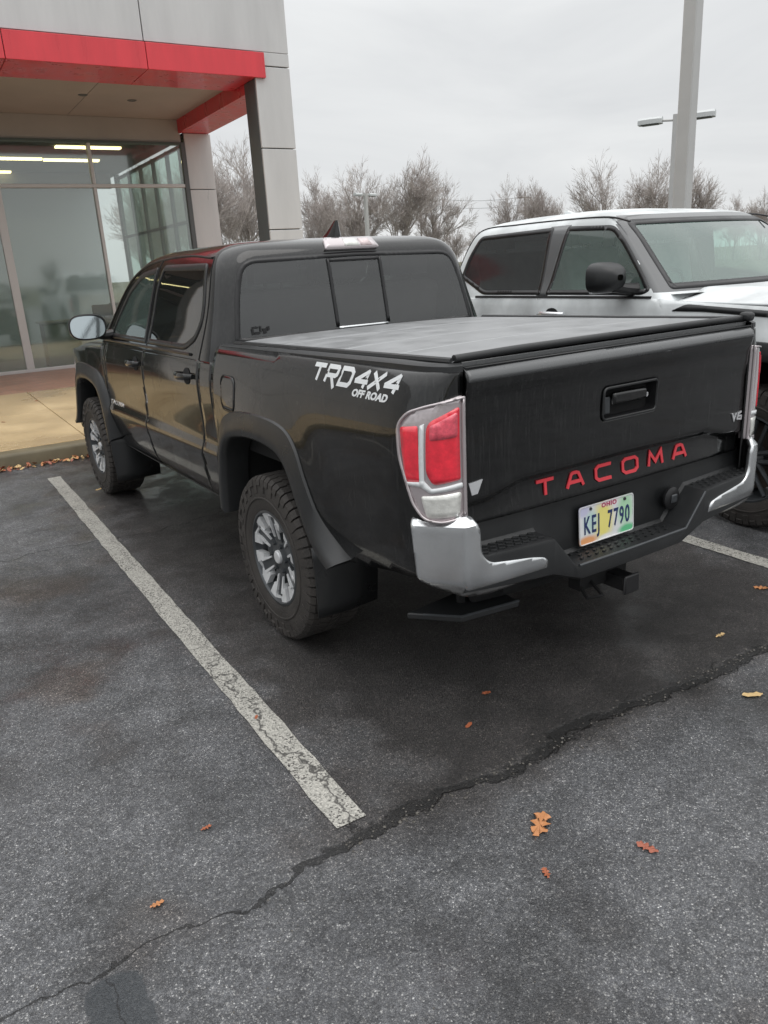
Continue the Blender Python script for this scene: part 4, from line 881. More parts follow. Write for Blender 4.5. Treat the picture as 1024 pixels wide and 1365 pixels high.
skin('nose_panel', [(-.85, .70), (.85, .70), (.85, 1.06), (-.85, 1.06)], nose, (0, 1, 0), M['black_paint'], truck, -.012, .06, (), .02)

# --- cabin
def seat(parent, c, w, f=1, hr=((0,),), m=None):
    m = m or M['seat']; x, y, z = c; b = MB()
    b.box((x, y + .02 * f, z), (w, .50, .16)); b.box((x, y - .25 * f, z + .32), (w, .13, .62), Matrix.Rotation(math.radians(12) * f, 3, 'X')); o = b.build('seat', m, parent, 40, bevel=.04)
    g = MB()
    for h in hr: g.box((x + h[0], y - .33 * f, z + .74), (.26, .09, .17)); g.tube([(x + h[0] - .05, y - .32 * f, z + .6), (x + h[0] - .05, y - .33 * f, z + .7)], .008, 6); g.tube([(x + h[0] + .05, y - .32 * f, z + .6), (x + h[0] + .05, y - .33 * f, z + .7)], .008, 6)
    g.build('headrest', m, o, 40, bevel=.03)
seat(truck, (-.37, 1.95, .90), .52); seat(truck, (.37, 1.95, .90), .52); seat(truck, (0, 1.12, .92), 1.30, 1, ((-.42,), (.0,), (.42,)))
g = MB(); g.b2((-.78, 2.48, .98), (.78, 2.86, 1.20)); g.build('dashboard', M['seat'], truck, bevel=.04)
g = MB(); rows = [[Vector((-.37 + (.185 + .014 * math.cos(b_)) * math.cos(a), 2.40 + .014 * math.sin(b_) + .07 * math.sin(a) * .9, 1.16 + (.185 + .014 * math.cos(b_)) * math.sin(a))) for b_ in [2 * PI * j / 8 for j in range(8)]] for a in [2 * PI * i / 28 for i in range(29)]]
g.grid(rows, close=True); g.box((-.37, 2.41, 1.16), (.34, .03, .05)); g.build('steering_wheel', M['trim'], truck)

# ------------------------------------------------------------------ the silver pickup, parked nose towards the camera side
silver = empty('pickup_truck', (2.92, 3.10, 0), PI)
tag(silver, 'silver full-size pickup beaded with rain, facing the other way in the next bay', 'pickup truck')
sW = [(1.22, .998), (1.30, .990), (1.37, .962), (1.45, .925), (1.60, .875), (1.72, .835), (1.80, .80), (1.85, .765), (1.885, .71), (1.91, .63), (1.93, .50), (1.945, .30), (1.95, .10)]
sB = [(1.22, .50), (1.40, .52), (1.60, .58), (1.75, .64), (1.85, .70), (1.885, .75), (1.91, .84), (1.93, .98), (1.945, 1.15), (1.95, 1.35)]
sF = [(1.22, 3.12), (1.30, 3.06), (1.40, 2.96), (1.60, 2.74), (1.75, 2.57), (1.85, 2.42), (1.885, 2.32), (1.91, 2.15), (1.93, 1.95), (1.945, 1.75), (1.95, 1.55)]
sZ = [1.22 + .025 * i for i in range(24)] + [1.81, 1.83, 1.85, 1.87, 1.885, 1.90, 1.91, 1.92, 1.93, 1.938, 1.945, 1.948, 1.95]
sc_ = Cab(sW, sB, sF, .13, .16, sZ)
swR = [(.70, 1.49, .05), (.74, 1.64), (.84, 1.815, .05), (1.70, 1.828, .02), (1.745, 1.357, .02), (1.06, 1.357, .05)]
swF = [(1.800, 1.357, .02), (1.845, 1.826, .02), (2.30, 1.805, .06), (2.44, 1.70), (2.60, 1.545), (2.755, 1.385, .04), (2.70, 1.357)]
swB = [(-.78, 1.42, .05), (-.70, 1.80, .06), (.70, 1.80, .06), (.78, 1.42, .05)]
swS = [(-.87, 1.385, .03), (-.735, 1.835, .06), (.735, 1.835, .06), (.87, 1.385, .03)]
M['pillar'] = mat('pillar_gloss_black', (.075, .078, .08), .3, coat=.6)
sc_.shell([M['silver_paint'], M['pillar']], silver, [('S', opn(swR, .017)), ('S', opn(swF, .017)), ('B', opn(swB, .02)), ('F', opn(swS, .025))], 'cab',
          pick=lambda c: 1 if 1.36 < c.z < 1.862 and c.y > lin([(1.36, 2.86), (1.40, 2.70), (1.545, 2.60), (1.70, 2.42), (1.862, 2.24)], c.z) else 0)
for f, ov in ((sc_.L, (-1, 0, 0)), (sc_.Rt, (1, 0, 0))):
    window(silver, f, ov, swR, .032, M['rearside2'], M['trim'], ('window_frame', 'rear_door_window'))
    window(silver, f, ov, swF, .032, M['clear_glass'], M['trim'], ('window_frame', 'front_door_window'))
    skin('pillar_trim', [(1.705, 1.345), (1.66, 1.835), (1.87, 1.835), (1.825, 1.345)], f, ov, M['pillar'], silver, .0022, .03, (), .003)
    pts = [f(a, b) + Vector((ov[0] * .003, 0, 0)) for a, b in [tuple(q) for q in catmull([(.58, 1.50), (.66, 1.70), (.80, 1.862), (1.2, 1.878), (1.8, 1.876), (2.2, 1.862), (2.42, 1.82)], 6)]]
    g = MB(); g.tube(pts, .007, 6); g.build('drip_moulding', M['trim'], silver)
    pts = [f(a, 1.342) + Vector((ov[0] * .003, 0, 0)) for a in [.98 + .09 * i for i in range(21)]]
    g = MB(); g.tube(pts, .009, 6); g.build('belt_moulding', M['trim'], silver)
window(silver, sc_.F, (0, 1, 0), swS, .035, M['wind_glass'], M['trim'], ('windscreen_frame', 'windscreen'))
window(silver, sc_.B, (0, -1, 0), swB, .035, M['privacy'], M['trim'], ('rear_window_frame', 'rear_window'))
g = MB(); g.b2((-.17, .70, 1.872), (.17, .735, 1.892)); g.build('high_stop_lamp', M['trim'], silver, bevel=.006)
g = MB(); g.prism([(1.0, 1.945), (1.16, 1.945), (1.04, 1.99), (1.005, 1.99)], lambda u, v: Vector((-.018, u, v)), lambda u, v: Vector((.018, u, v))); g.build('roof_antenna', M['silver_paint'], silver, bevel=.006)
sL = [(.50, .93), (.62, .965), (.75, .985), (.90, .995), (1.05, 1.000), (1.18, 1.000), (1.22, .998), (1.30, .990), (1.335, .978)]
SW = 3.53
def SX(y, z):
    v = interp(sL, z)
    for yc in (0, SW): v += .03 * math.exp(-((math.hypot(y - yc, z - .48) - .60) / .10)**2) * sstep(z, .6, .8)
    if y > 4.1: v -= .20 * ((y - 4.1) / .6)**2
    return v
sO = [(.66, .50), (.645, .66), (.60, .84), (.52, .99), (.40, 1.07), (.20, 1.105), (-.08, 1.11), (-.30, 1.08), (-.42, .99), (-.50, .85), (-.57, .66), (-.60, .50)]
sI = [(.57, .47), (.555, .64), (.51, .79), (.435, .915), (.33, .975), (.18, 1.00), (-.06, 1.005), (-.24, .98), (-.34, .91), (-.42, .79), (-.48, .62), (-.52, .47)]
sM_ = [tuple(q) for q in catmull([((a[0] + b[0]) / 2, (a[1] + b[1]) / 2) for a, b in zip(sO, sI)], 3)]
for s in (-1, 1):
    fs_ = lambda y, z, s=s: Vector((s * SX(y, z), y, z))
    skin('bed_side', [(-1.20, .62), (-1.20, 1.34), (.46, 1.34), (.48, .52)] and [(.485, 1.335), (.485, 1.0)] + [(a, b) for a, b in sM_ if a < .5 or b < 0][0:] + [(-1.18, .62), (-1.20, 1.335)], fs_, (s, 0, 0), M['silver_paint'], silver, 0, .05, (), .008)
    flare(silver, s, 0, lambda y, z: SX(y, z), [(min(a, .50), b) for a, b in sO], [(min(a, .48), b) for a, b in sI], M['flare'], xo=1.045)
    flare(silver, s, SW, lambda y, z: SX(y, z), [(-a, b) for a, b in sO][::-1], [(-a, b) for a, b in sI][::-1], M['flare'], xo=1.045)
    rd = skin('rear_door', rpoly([(.51, 1.335, .01), (.51, .52, .02), (1.76, .52, .01), (1.735, 1.335, .01)], .05), fs_, (s, 0, 0), M['silver_paint'], silver, 0, .04, (), .012)
    fd = skin('front_door', rpoly([(1.745, 1.335, .01), (1.77, .52, .01), (2.82, .52, .02), (2.89, .80), (2.85, 1.20), (2.83, 1.335, .02)], .05), fs_, (s, 0, 0), M['silver_paint'], silver, 0, .04, (), .012)
    top = [(2.84, 1.335), (2.98, 1.322), (3.4, 1.305), (3.9, 1.285), (4.3, 1.25), (4.62, 1.19)]
    skin('front_fender', [(2.872, 1.20), (3.01, .80), (2.99, .70)] [::-1][0:0] + [(2.925, .66), (2.90, .80), (2.862, 1.19)] + top + [(4.66, .80), (4.40, .62)] + [(SW + a, b) for a, b in sM_ if -.60 < a and b > .64 and a < .62], fs_, (s, 0, 0), M['silver_paint'], silver, 0, .04, (), .008)
    # dark raised strip on the fender top: bonnet groove shade put into colour
    skin('fender_groove_shade', rpoly([(2.95, 1.262, .02), (3.06, 1.305, .03), (4.35, 1.235, .02), (4.35, 1.20, .01), (3.2, 1.262)], .02), fs_, (s, 0, 0), M['flare'], silver, .004, .04, (), .01)
    sill = MB(); sill.grid([[fs_(y, .52), fs_(y, .50) + Vector((s * .02, 0, 0)), fs_(y, .44) - Vector((s * .02, 0, 0)), fs_(y, .42) - Vector((s * .14, 0, 0))] for y in [.48 + .13 * i for i in range(20)]]); sill.build('sill', M['plastic'], silver)
    for dd, yh in ((rd, .72), (fd, 1.90)):
        h = MB(); rows = []
        for i in range(13):
            t = i / 12; y = yh + (t - .5) * .25; k = math.sin(PI * t)**.4
            rows.append([Vector((s * (SX(y, 1.22) + .002 + .045 * k + .012 * math.cos(a)), y, 1.225 + .019 * (.6 + .4 * k) * math.sin(a))) for a in [2 * PI * j / 10 for j in range(10)]])
        h.grid(rows, close=True); h.add(rows[0], [list(range(10))]); h.add(rows[-1], [list(range(10))]); h.build('door_handle', M['badge'], dd)
        g = MB(); g.grid([[fs_(yh + rr * 1.2 * math.cos(a), 1.228 + rr * .7 * math.sin(a)) + Vector((s * .002, 0, 0)) for a in [2 * PI * j / 20 for j in range(20)]] for rr in (0, .02, .04, .055)], close=True); g.build('handle_cup', M['trim'], dd)
    mm = MB(); rows = []; cx, cy, cz = 1.13, 2.55, 1.475
    for i in range(11):
        t = i / 10; y = cy - .06 + .17 * t; k = (1 - (t * .985)**2.4)**.5
        rows.append([Vector((s * (cx + .135 * k * (abs(math.cos(a))**.6) * math.copysign(1, math.cos(a))), y, cz + .098 * k * (abs(math.sin(a))**.65) * math.copysign(1, math.sin(a)))) for a in [2 * PI * j / 28 for j in range(28)]])
    mm.grid(rows, close=True); mir = mm.build('mirror_housing', M['plastic'], silver, 60)
    g = MB(); g.add([Vector((s * (cx + .125 * (abs(math.cos(a))**.6) * math.copysign(1, math.cos(a))), cy - .050, cz + .088 * (abs(math.sin(a))**.65) * math.copysign(1, math.sin(a)))) for a in [2 * PI * j / 28 for j in range(28)]], [list(range(28))]); g.build('mirror_glass', M['mirror'], mir, 0)
    g = MB(); g.tube([(s * .93, 2.62, 1.385), (s * 1.02, 2.60, 1.40), (s * 1.10, 2.57, 1.42)], [.05, .035, .04], 10); g.b2((s * .925, 2.50, 1.345), (s * .955, 2.78, 1.385)); g.build('mirror_arm', M['trim'], mir, bevel=.006)
    g = MB(); g.tube([(s * 1.005, 2.60, 1.392), (s * 1.13, 2.485, 1.385), (s * 1.23, 2.50, 1.390)], .011, 8); g.build('mirror_signal', M['badge'], mir)
    for yc in (0, SW):
        b = MB(); b.grid([[Vector((s * x, yc - a if yc else yc + a, bz + .03)) for x in (.98, .8, .58)] for a, bz in catmull(sI, 3)]); b.build('wheel_arch_liner', M['matte'], silver, 60)
        wheel(silver, (s * .845, yc, .42), s, .42, .275, .255, 'spoke')
    skin('headlamp', rpoly([(4.40, .98), (4.40, 1.13), (4.66, 1.12), (4.66, .95)], .03), fs_, (s, 0, 0), M['lamp_clear'], silver, .006, .04, (), .02)
    skin('tail_lamp', rpoly([(-1.19, .86), (-1.05, .88), (-1.08, 1.24), (-1.19, 1.25)], .03), fs_, (s, 0, 0), M['lamp_red'], silver, .006, .04, (), .02)
def shood(x, y):
    return Vector((x, y, 1.365 - .02 * (y - 2.9) - .10 * sstep(y, 4.0, 4.85)**1.6 - .045 * sstep(abs(x), .60, .94) + .022 * sstep(.70 - abs(x), -.03, .05)))
bn = skin('bonnet', rpoly([(-.93, 2.92), (.93, 2.92), (.93, 4.55), (.70, 4.80), (-.70, 4.80), (-.93, 4.55)], .08), shood, (0, 0, 1), M['silver_paint'], silver, 0, .04, (), .012)
cw = MB(); cw.grid([[Vector((x, 2.72 + .0 * abs(x), 1.352)), Vector((x, 3.02 - .08 * (x / .9)**2, 1.358))] for x in [-.90 + .15 * i for i in range(13)]]); cw.build('cowl', M['plastic'], silver)
for sg in (-1, 1):
    g = MB(); g.tube([(sg * .1 - .25, 3.02, 1.37), (sg * .1 + .05, 2.93, 1.405), (sg * .1 + .42, 2.86, 1.43)], .007, 6); g.build('wiper', M['trim'], silver)
def snose(x, z): return Vector((x, 4.82 - .25 * (abs(x) / .95)**2.8 - .06 * sstep(z, 1.1, 1.3), z))
skin('nose_panel', rpoly([(-.93, .62), (.93, .62), (.93, 1.24), (-.93, 1.24)], .06), snose, (0, 1, 0), M['silver_paint'], silver, 0, .06, (), .02)
skin('grille', rpoly([(-.60, .66), (.60, .66), (.62, 1.20), (-.62, 1.20)], .08), snose, (0, 1, 0), M['plastic'], silver, .03, .06, (), .04)
skin('front_bumper', rpoly([(-.95, .44), (.95, .44), (.95, .68), (-.95, .68)], .06), snose, (0, 1, 0), M['silver_paint'], silver, .05, .06, (), .06)
for sg in (-1, 1): skin('headlamp', rpoly([(sg * .64, .95), (sg * .93, .98), (sg * .93, 1.16), (sg * .64, 1.18)], .03), snose, (0, 1, 0), M['lamp_clear'], silver, .02, .05, (), .03)
skin('tailgate', rpoly([(-.80, .72), (.80, .72), (.80, 1.34), (-.80, 1.34)], .03), lambda x, z: Vector((x, -1.20, z)), (0, -1, 0), M['silver_paint'], silver, 0, .08, (), .04)
g = MB(); g.b2((-.98, -1.36, .50), (.98, -1.18, .72)); g.build('rear_bumper', M['chrome'], silver, bevel=.04)
u = MB(); u.b2((-.55, -1.1, .55), (.55, 4.5, .75)); u.b2((-.93, .52, .50), (.93, 2.95, 1.24)); u.b2((-.55, 2.9, .5), (.55, 4.65, 1.24)); u.b2((-.97, -1.18, 1.02), (.97, -1.10, 1.33)); u.b2((-.90, .38, .9), (.90, .44, 1.33))
u.build('chassis', M['matte'], silver, 0)
g = MB(); g.b2((-.80, -1.18, .84), (.80, .46, .90)); g.build('bed_floor', M['plastic'], silver)
M['seat_light'] = mat('seat_grey', (.28, .30, .30), .85, var=.15)
seat(silver, (-.42, 2.0, 1.05), .55, m=M['seat_light']); seat(silver, (.42, 2.0, 1.05), .55, m=M['seat_light']); seat(silver, (0, 1.0, 1.05), 1.40, 1, ((-.45,), (.45,)), M['seat_light'])
g = MB(); g.b2((-.86, 2.50, 1.10), (.86, 2.98, 1.335)); g.build('dashboard', M['seat_light'], silver, bevel=.04)
g = MB(); g.b2((-.13, 2.36, 1.70), (.13, 2.39, 1.76)); g.build('rear_view_mirror', M['trim'], silver, bevel=.01)
g = MB(); g.grid([[Vector((.42 + (.19 + .014 * math.cos(b_)) * math.cos(a), 2.42 + .014 * math.sin(b_) + .07 * math.sin(a), 1.30 + (.19 + .014 * math.cos(b_)) * math.sin(a))) for b_ in [2 * PI * j / 8 for j in range(8)]] for a in [2 * PI * i / 28 for i in range(29)]], close=True); g.build('steering_wheel', M['trim'], silver)

# ------------------------------------------------------------------ ground, kerb, walkway
def sheet(name, x0, y0, x1, y1, z, m, nx=1, ny=1):
    g = MB(); g.grid([[Vector((x0 + (x1 - x0) * i / nx, y0 + (y1 - y0) * j / ny, z)) for i in range(nx + 1)] for j in range(ny + 1)]); return g.build(name, m, None, 0)
M['grass'] = mat('winter_grass', (.085, .085, .048), .9, var=.35, vscale=.6, bump=.6, bscale=30, bdist=.03)
tag(sheet('ground', -1200, -1200, 1200, 1200, -.03, M['grass'], 8, 8), kind='structure')
tag(sheet('parking_lot', -45, -40, 26, 26, 0, M['asphalt'], 20, 20), kind='structure')
def stripe(x, y0, y1, lab):
    g = MB(); ys = [y0 + (y1 - y0) * k / 60 for k in range(61)]; r = random.Random(int(x * 100))
    g.grid([[Vector((x - .054 + r.uniform(-.004, .004), y, .004)), Vector((x, y, .004)), Vector((x + .054 + r.uniform(-.004, .004), y, .004))] for y in ys])
    o = g.build('parking_line', M['line'], None, 0); tag(o, kind='structure'); return o
stripe(-1.285, -1.345, 4.08, ''); stripe(1.52, -1.345, 4.08, ''); stripe(-4.09, -1.345, 4.08, ''); stripe(4.32, -1.345, 4.08, '')

def concrete():
    m = bpy.data.materials.new('walk_concrete'); m.use_nodes = True; t = m.node_tree; b = t.nodes['Principled BSDF']
    c = N(t, 'ShaderNodeTexCoord'); sp = N(t, 'ShaderNodeSeparateXYZ'); link(t, c.outputs['Object'], sp.inputs[0])
    n = N(t, 'ShaderNodeTexNoise', Scale=.9, Detail=6., Roughness=.6); link(t, c.outputs['Object'], n.inputs[0])
    n2 = N(t, 'ShaderNodeTexNoise', Scale=60., Detail=3.); link(t, c.outputs['Object'], n2.inputs[0])
    r = N(t, 'ShaderNodeValToRGB'); link(t, n.outputs[0], r.inputs[0]); e = r.color_ramp.elements
    e[0].position = .35; e[0].color = (.44, .31, .16, 1); e[1].position = .68; e[1].color = (.66, .51, .30, 1)
    ms_ = N(t, 'ShaderNodeMapRange'); ms_.inputs['To Min'].default_value = .82; ms_.inputs['To Max'].default_value = 1.15; link(t, n2.outputs[0], ms_.inputs[0])
    v = N(t, 'ShaderNodeVectorMath', _operation='SCALE'); link(t, r.outputs[0], v.inputs[0]); link(t, ms_.outputs[0], v.inputs['Scale']); link(t, v.outputs[0], b.inputs['Base Color'])
    rr = N(t, 'ShaderNodeMapRange'); rr.inputs['From Min'].default_value = .35; rr.inputs['From Max'].default_value = .65; rr.inputs['To Min'].default_value = .22; rr.inputs['To Max'].default_value = .5; link(t, n.outputs[0], rr.inputs[0]); link(t, rr.outputs[0], b.inputs['Roughness'])
    bp = N(t, 'ShaderNodeBump', Strength=.3, Distance=.002); link(t, n2.outputs[0], bp.inputs['Height']); link(t, bp.outputs[0], b.inputs['Normal']); return m
M['walk'] = concrete()
M['kerb'] = mat('kerb_concrete', (.15, .125, .075), .6, var=.3, vscale=3, bump=.5, bscale=40)
def pavers():
    m = bpy.data.materials.new('brick_pavers'); m.use_nodes = True; t = m.node_tree; b = t.nodes['Principled BSDF']
    c = N(t, 'ShaderNodeTexCoord'); br = N(t, 'ShaderNodeTexBrick', Scale=1.0); link(t, c.outputs['Object'], br.inputs[0])
    br.inputs['Color1'].default_value = (.36, .17, .11, 1); br.inputs['Color2'].default_value = (.46, .24, .16, 1); br.inputs['Mortar'].default_value = (.30, .22, .16, 1)
    br.inputs['Brick Width'].default_value = .20; br.inputs['Row Height'].default_value = .10; br.inputs['Mortar Size'].default_value = .006
    n = N(t, 'ShaderNodeTexNoise', Scale=1.2, Detail=5.); link(t, c.outputs['Object'], n.inputs[0]); r = N(t, 'ShaderNodeMapRange'); r.inputs['To Min'].default_value = .7; r.inputs['To Max'].default_value = 1.3; link(t, n.outputs[0], r.inputs[0])
    v = N(t, 'ShaderNodeVectorMath', _operation='SCALE'); link(t, br.outputs[0], v.inputs[0]); link(t, r.outputs[0], v.inputs['Scale']); link(t, v.outputs[0], b.inputs['Base Color']); b.inputs['Roughness'].default_value = .38
    bp = N(t, 'ShaderNodeBump', Strength=.3, Distance=.003); link(t, br.outputs['Fac'], bp.inputs['Height']); link(t, bp.outputs[0], b.inputs['Normal']); bp.invert = True; return m
M['pavers'] = pavers()
KY = 4.76
g = MB(); g.grid([[Vector((x, KY, -.02)), Vector((x, KY + .012, .105)), Vector((x, KY + .022, .128)), Vector((x, KY + .045, .141)), Vector((x, KY + .16, .144))] for x in [-20 + .5 * i for i in range(57)]]); tag(g.build('kerb', M['kerb'], None, 60), kind='structure')
xs_ = [-20 + 2.4 * i for i in range(13)]
g = MB()
for a, b_ in zip(xs_, xs_[1:]):
    for y0, y1 in ((KY + .165, 7.15), (7.16, 9.3)): g.b2((a + .004, y0, -.02), (b_ - .004, y1, .15))
tag(g.build('sidewalk', M['walk'], None, 0, bevel=.006), kind='structure')
g = MB(); g.b2((-20, 9.31, -.02), (8.9, 12.5, .146)); tag(g.build('paved_apron', M['pavers'], None, 0), kind='structure')
g = MB(); g.b2((-20, KY + .17, -.02), (8.85, 9.31, .135)); tag(g.build('sidewalk_joint', M['kerb'], None, 0), kind='structure')

# ------------------------------------------------------------------ dealership building
bld = empty('showroom_building', (0, 12.2, 0)); tag(bld, 'pale panelled showroom with a red canopy band and tall glass front', 'building')
def kid(o): o.parent = bld; o.matrix_parent_inverse = Matrix.Translation((0, -12.2, 0)); return o
M['panel'] = mat('metal_panel', (.55, .55, .55), .36, metal=.12, var=.09, vscale=3.0, rvar=.10, aniso=(1, 1, .18))
M['panel_dark'] = mat('panel_grey', (.10, .11, .115), .45, var=.08, vscale=2)
M['red_panel'] = mat('red_panel', (.66, .040, .055), .33, coat=.3, var=.10, vscale=5, rvar=.1, aniso=(1, 1, .15))
M['soffit'] = mat('soffit_board', (.40, .37, .345), .6, var=.06, vscale=1.5)
M['mull'] = mat('mullion_alu', (.58, .57, .56), .4, metal=.35)
M['mull_d'] = mat('mullion_dark', (.10, .13, .12), .45, metal=.2)
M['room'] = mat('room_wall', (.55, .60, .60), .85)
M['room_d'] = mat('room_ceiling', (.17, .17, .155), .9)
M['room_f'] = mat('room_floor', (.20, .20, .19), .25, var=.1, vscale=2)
M['tube'] = mat('ceiling_tube', (.9, .8, .5), .5, emit=((1, .80, .40), 4.0))
M['shop_glass'] = glass('shop_glass', (.90, .95, .93), 3.6, .05, .0, .07, (.50, .60, .58))
M['side_glass'] = glass('side_glass', (.90, 1.0, .95), .25, .02, .0, .10, (.6, .8, .72))
FY, GY = 8.40, 12.20
def panels(name, boxes, m, bev=.006):
    g = MB(); [g.b2(a, b) for a, b in boxes]; return kid(g.build(name, m, None, 0, bevel=bev))
# front fascia above the red band, made of separate panels with open joints; pylon on the right
vx = [-18.5, -17, -15.5, -14, -12.5, -11, -9.5, -8, -6.5, -5, -3.5, -2.0, -.40, 1.36, 3.50]
for i in range(len(vx) - 1):
    for z0, z1 in ((4.66, 5.95), (5.965, 7.3)) + (((.15, 1.6), (1.615, 3.10), (3.115, 4.645)) if vx[i] < -4 else ()):  # lower rows on the left: unseen wall added for its bright reflection
        if vx[i + 1] == 3.50: continue
        panels('fascia_panel', [((vx[i] + .006, FY + .02, z0), (vx[i + 1] - .006, FY + .08, z1))], M['panel'])
panels('fascia_panel', [((1.366, FY + .02, 4.66), (3.48, FY + .08, 5.95))], M['panel']); panels('fascia_panel', [((1.366, FY + .02, 5.965), (3.48, FY + .08, 7.3))], M['panel'])
panels('reflection_wall_core', [((-18.5, FY + .09, .14), (-3.52, FY + .5, 4.44))], M['panel_dark'])  # backing of the wall added out of view for reflections
panels('fascia_core', [((-18.5, FY + .09, 4.45), (3.46, FY + .8, 7.28))], M['panel_dark'])
panels('fascia_end', [((3.462, FY + .09, 4.66), (3.48, FY + .8, 7.3))], M['panel'])
for z0, z1 in ((.15, 1.13), (1.145, 2.24), (2.255, 3.38), (3.395, 4.47), (4.485, 4.655)):
    panels('pylon_panel', [((2.925, FY + .02, z0), (3.48, FY + .06, z1))], M['panel'])
    panels('pylon_panel', [((3.452, FY + .065, z0), (3.48, FY + .46, z1))], M['panel'])
panels('pylon_core', [((2.955, FY + .065, .14), (3.45, FY + .455, 4.6))], M['panel_dark'])
panels('pylon_back', [((2.955, FY + .458, .15), (3.45, FY + .47, 4.3))], M['panel'])
panels('pylon_side', [((2.920, FY + .065, .15), (2.95, FY + .46, 4.314))], M['panel_dark'])
# red band with underside and the return along the side
for i, (a, b_) in enumerate(((-3.49, -.405), (-.395, 1.355), (1.365, 3.07))):
    panels('red_band', [((a, FY - .03, 4.315), (b_, FY + .01, 4.640))], M['red_panel'], .004)
    panels('red_underside', [((a, FY + .012, 4.315), (b_ if b_ < 3 else 2.915, FY + .92, 4.335))], M['red_panel'], .002)
panels('red_band', [((3.03, FY + .012, 4.315), (3.07, FY + .019, 4.640))], M['red_panel'], .001)
panels('red_return', [((2.925, FY + .475, 4.18), (2.985, GY + .05, 4.47))], M['red_panel'], .003)
panels('red_return', [((2.986, FY + .47, 4.18), (3.50, GY - .02, 4.20))], M['red_panel'], .003)
panels('canopy_edge', [((3.462, FY + .81, 4.21), (3.48, GY + .3, 7.3))], M['panel'])
panels('canopy_soffit', [((-9.5, FY + .925, 4.40), (1.0, GY + .04, 4.44)), ((1.008, FY + .925, 4.40), (2.953, GY + .04, 4.44))], M['soffit'], .003)
panels('canopy_roof', [((-9.5, FY + .8, 4.46), (3.46, GY + 9, 4.60)), ((-9.5, GY + .1, 4.61), (3.46, GY + .3, 7.2))], M['panel_dark'])
for x, y in ((.95, 10.55), (1.75, 10.75), (-1.2, 10.6)):
    g = MB(); g.lathe([(4.398, .0005), (4.398, .05), (4.392, .055), (4.392, .07), (4.401, .075)], 20, 'z', (x, y, 0)); kid(g.build('downlight', M['panel_dark'], None, 30))
panels('wall_head', [((-9.5, GY - .01, 4.02), (2.955, GY + .06, 4.398))], M['soffit'], .002)
for z0, z1 in ((.15, 1.13), (1.145, 2.14), (2.155, 3.20), (3.215, 4.175)):
    panels('end_wall_panel', [((3.02, GY - .03, z0), (3.53, GY + .02, z1))], M['panel'])
panels('end_wall_core', [((3.03, GY + .021, .14), (3.52, GY + .25, 4.2))], M['panel_dark'])
panels('end_wall_trim', [((2.93, GY - .05, .15), (3.015, GY + .10, 4.02))], M['panel_dark'])
# curtain wall
ZT = 3.27
panels('sill_rail', [((-9.5, GY - .05, .147), (2.925, GY + .05, .205))], M['mull'])
panels('transom', [((-9.5, GY - .05, ZT - .03), (2.925, GY + .05, ZT + .03))], M['mull'])
panels('head_rail', [((-9.5, GY - .05, 3.97), (2.925, GY + .05, 4.015))], M['mull_d'])
for x, w_ in ((-7.2, .03), (-5.6, .03), (-3.9, .03), (-2.2, .03), (1.27, .028)):
    panels('mullion', [((x - w_, GY - .06, .206), (x + w_, GY + .06, ZT - .031)), ], M['mull']); panels('mullion', [((x - w_, GY - .06, ZT + .031), (x + w_, GY + .06, 3.969))], M['mull'])
for x in (-.34,):
    panels('door_post', [((x - .075, GY - .055, .206), (x + .06, GY + .055, ZT - .031))], M['mull'])
for a, b_ in ((-9.5, -7.23), (-7.17, -5.63), (-5.57, -3.93), (-3.87, -2.23), (-2.17, -.415), (-.28, 1.242), (1.298, 2.925)):
    panels('window_pane', [((a, GY - .006, .206), (b_, GY + .006, ZT - .031))], M['shop_glass'], 0)
for a, b_ in ((-9.5, -7.23), (-7.17, -5.63), (-5.57, -3.93), (-3.87, -2.23), (-2.17, 1.242), (1.298, 2.925)):
    panels('window_pane', [((a, GY - .006, ZT + .031), (b_, GY + .006, 3.969))], M['shop_glass'], 0)
# side glazing seen from inside
sy = [GY + .26, 13.3, 14.3, 15.3, 16.3, 17.4]
for y in sy:
    panels('side_mullion', [((2.96, y - .03, .16), (3.04, y + .03, 4.02))], M['mull_d'])
for z in (.18, 1.3, 2.65, 3.98): panels('side_transom', [((2.965, GY + .26, z - .03), (3.035, 17.4, z + .03))], M['mull_d'])
for a, b_ in zip(sy, sy[1:]): panels('side_pane', [((2.995, a + .03, .21), (3.005, b_ - .03, 3.95))], M['side_glass'], 0)
panels('corner_column', [((2.95, 17.43, .15), (3.06, 17.53, 4.09))], M['mull_d'])
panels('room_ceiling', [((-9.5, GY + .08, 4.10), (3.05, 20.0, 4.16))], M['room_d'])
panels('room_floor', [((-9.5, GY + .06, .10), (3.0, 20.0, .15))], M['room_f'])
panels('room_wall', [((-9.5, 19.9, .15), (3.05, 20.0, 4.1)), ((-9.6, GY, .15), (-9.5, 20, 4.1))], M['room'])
panels('room_bulkhead', [((-9.4, 17.2, 3.75), (2.79, 17.3, 4.09))], M['room_d'])
for (x0, y0, x1) in ((-1.35, 14.95, .95), (1.0, 15.05, 2.1), (.95, 13.35, 2.15), (-3.9, 14.9, -1.4), (-6.4, 14.9, -3.95), (-1.6, 17.0, .6)):
    panels('ceiling_light', [((x0, y0, 4.062), (x1, y0 + .16, 4.098))], M['tube'], .004)
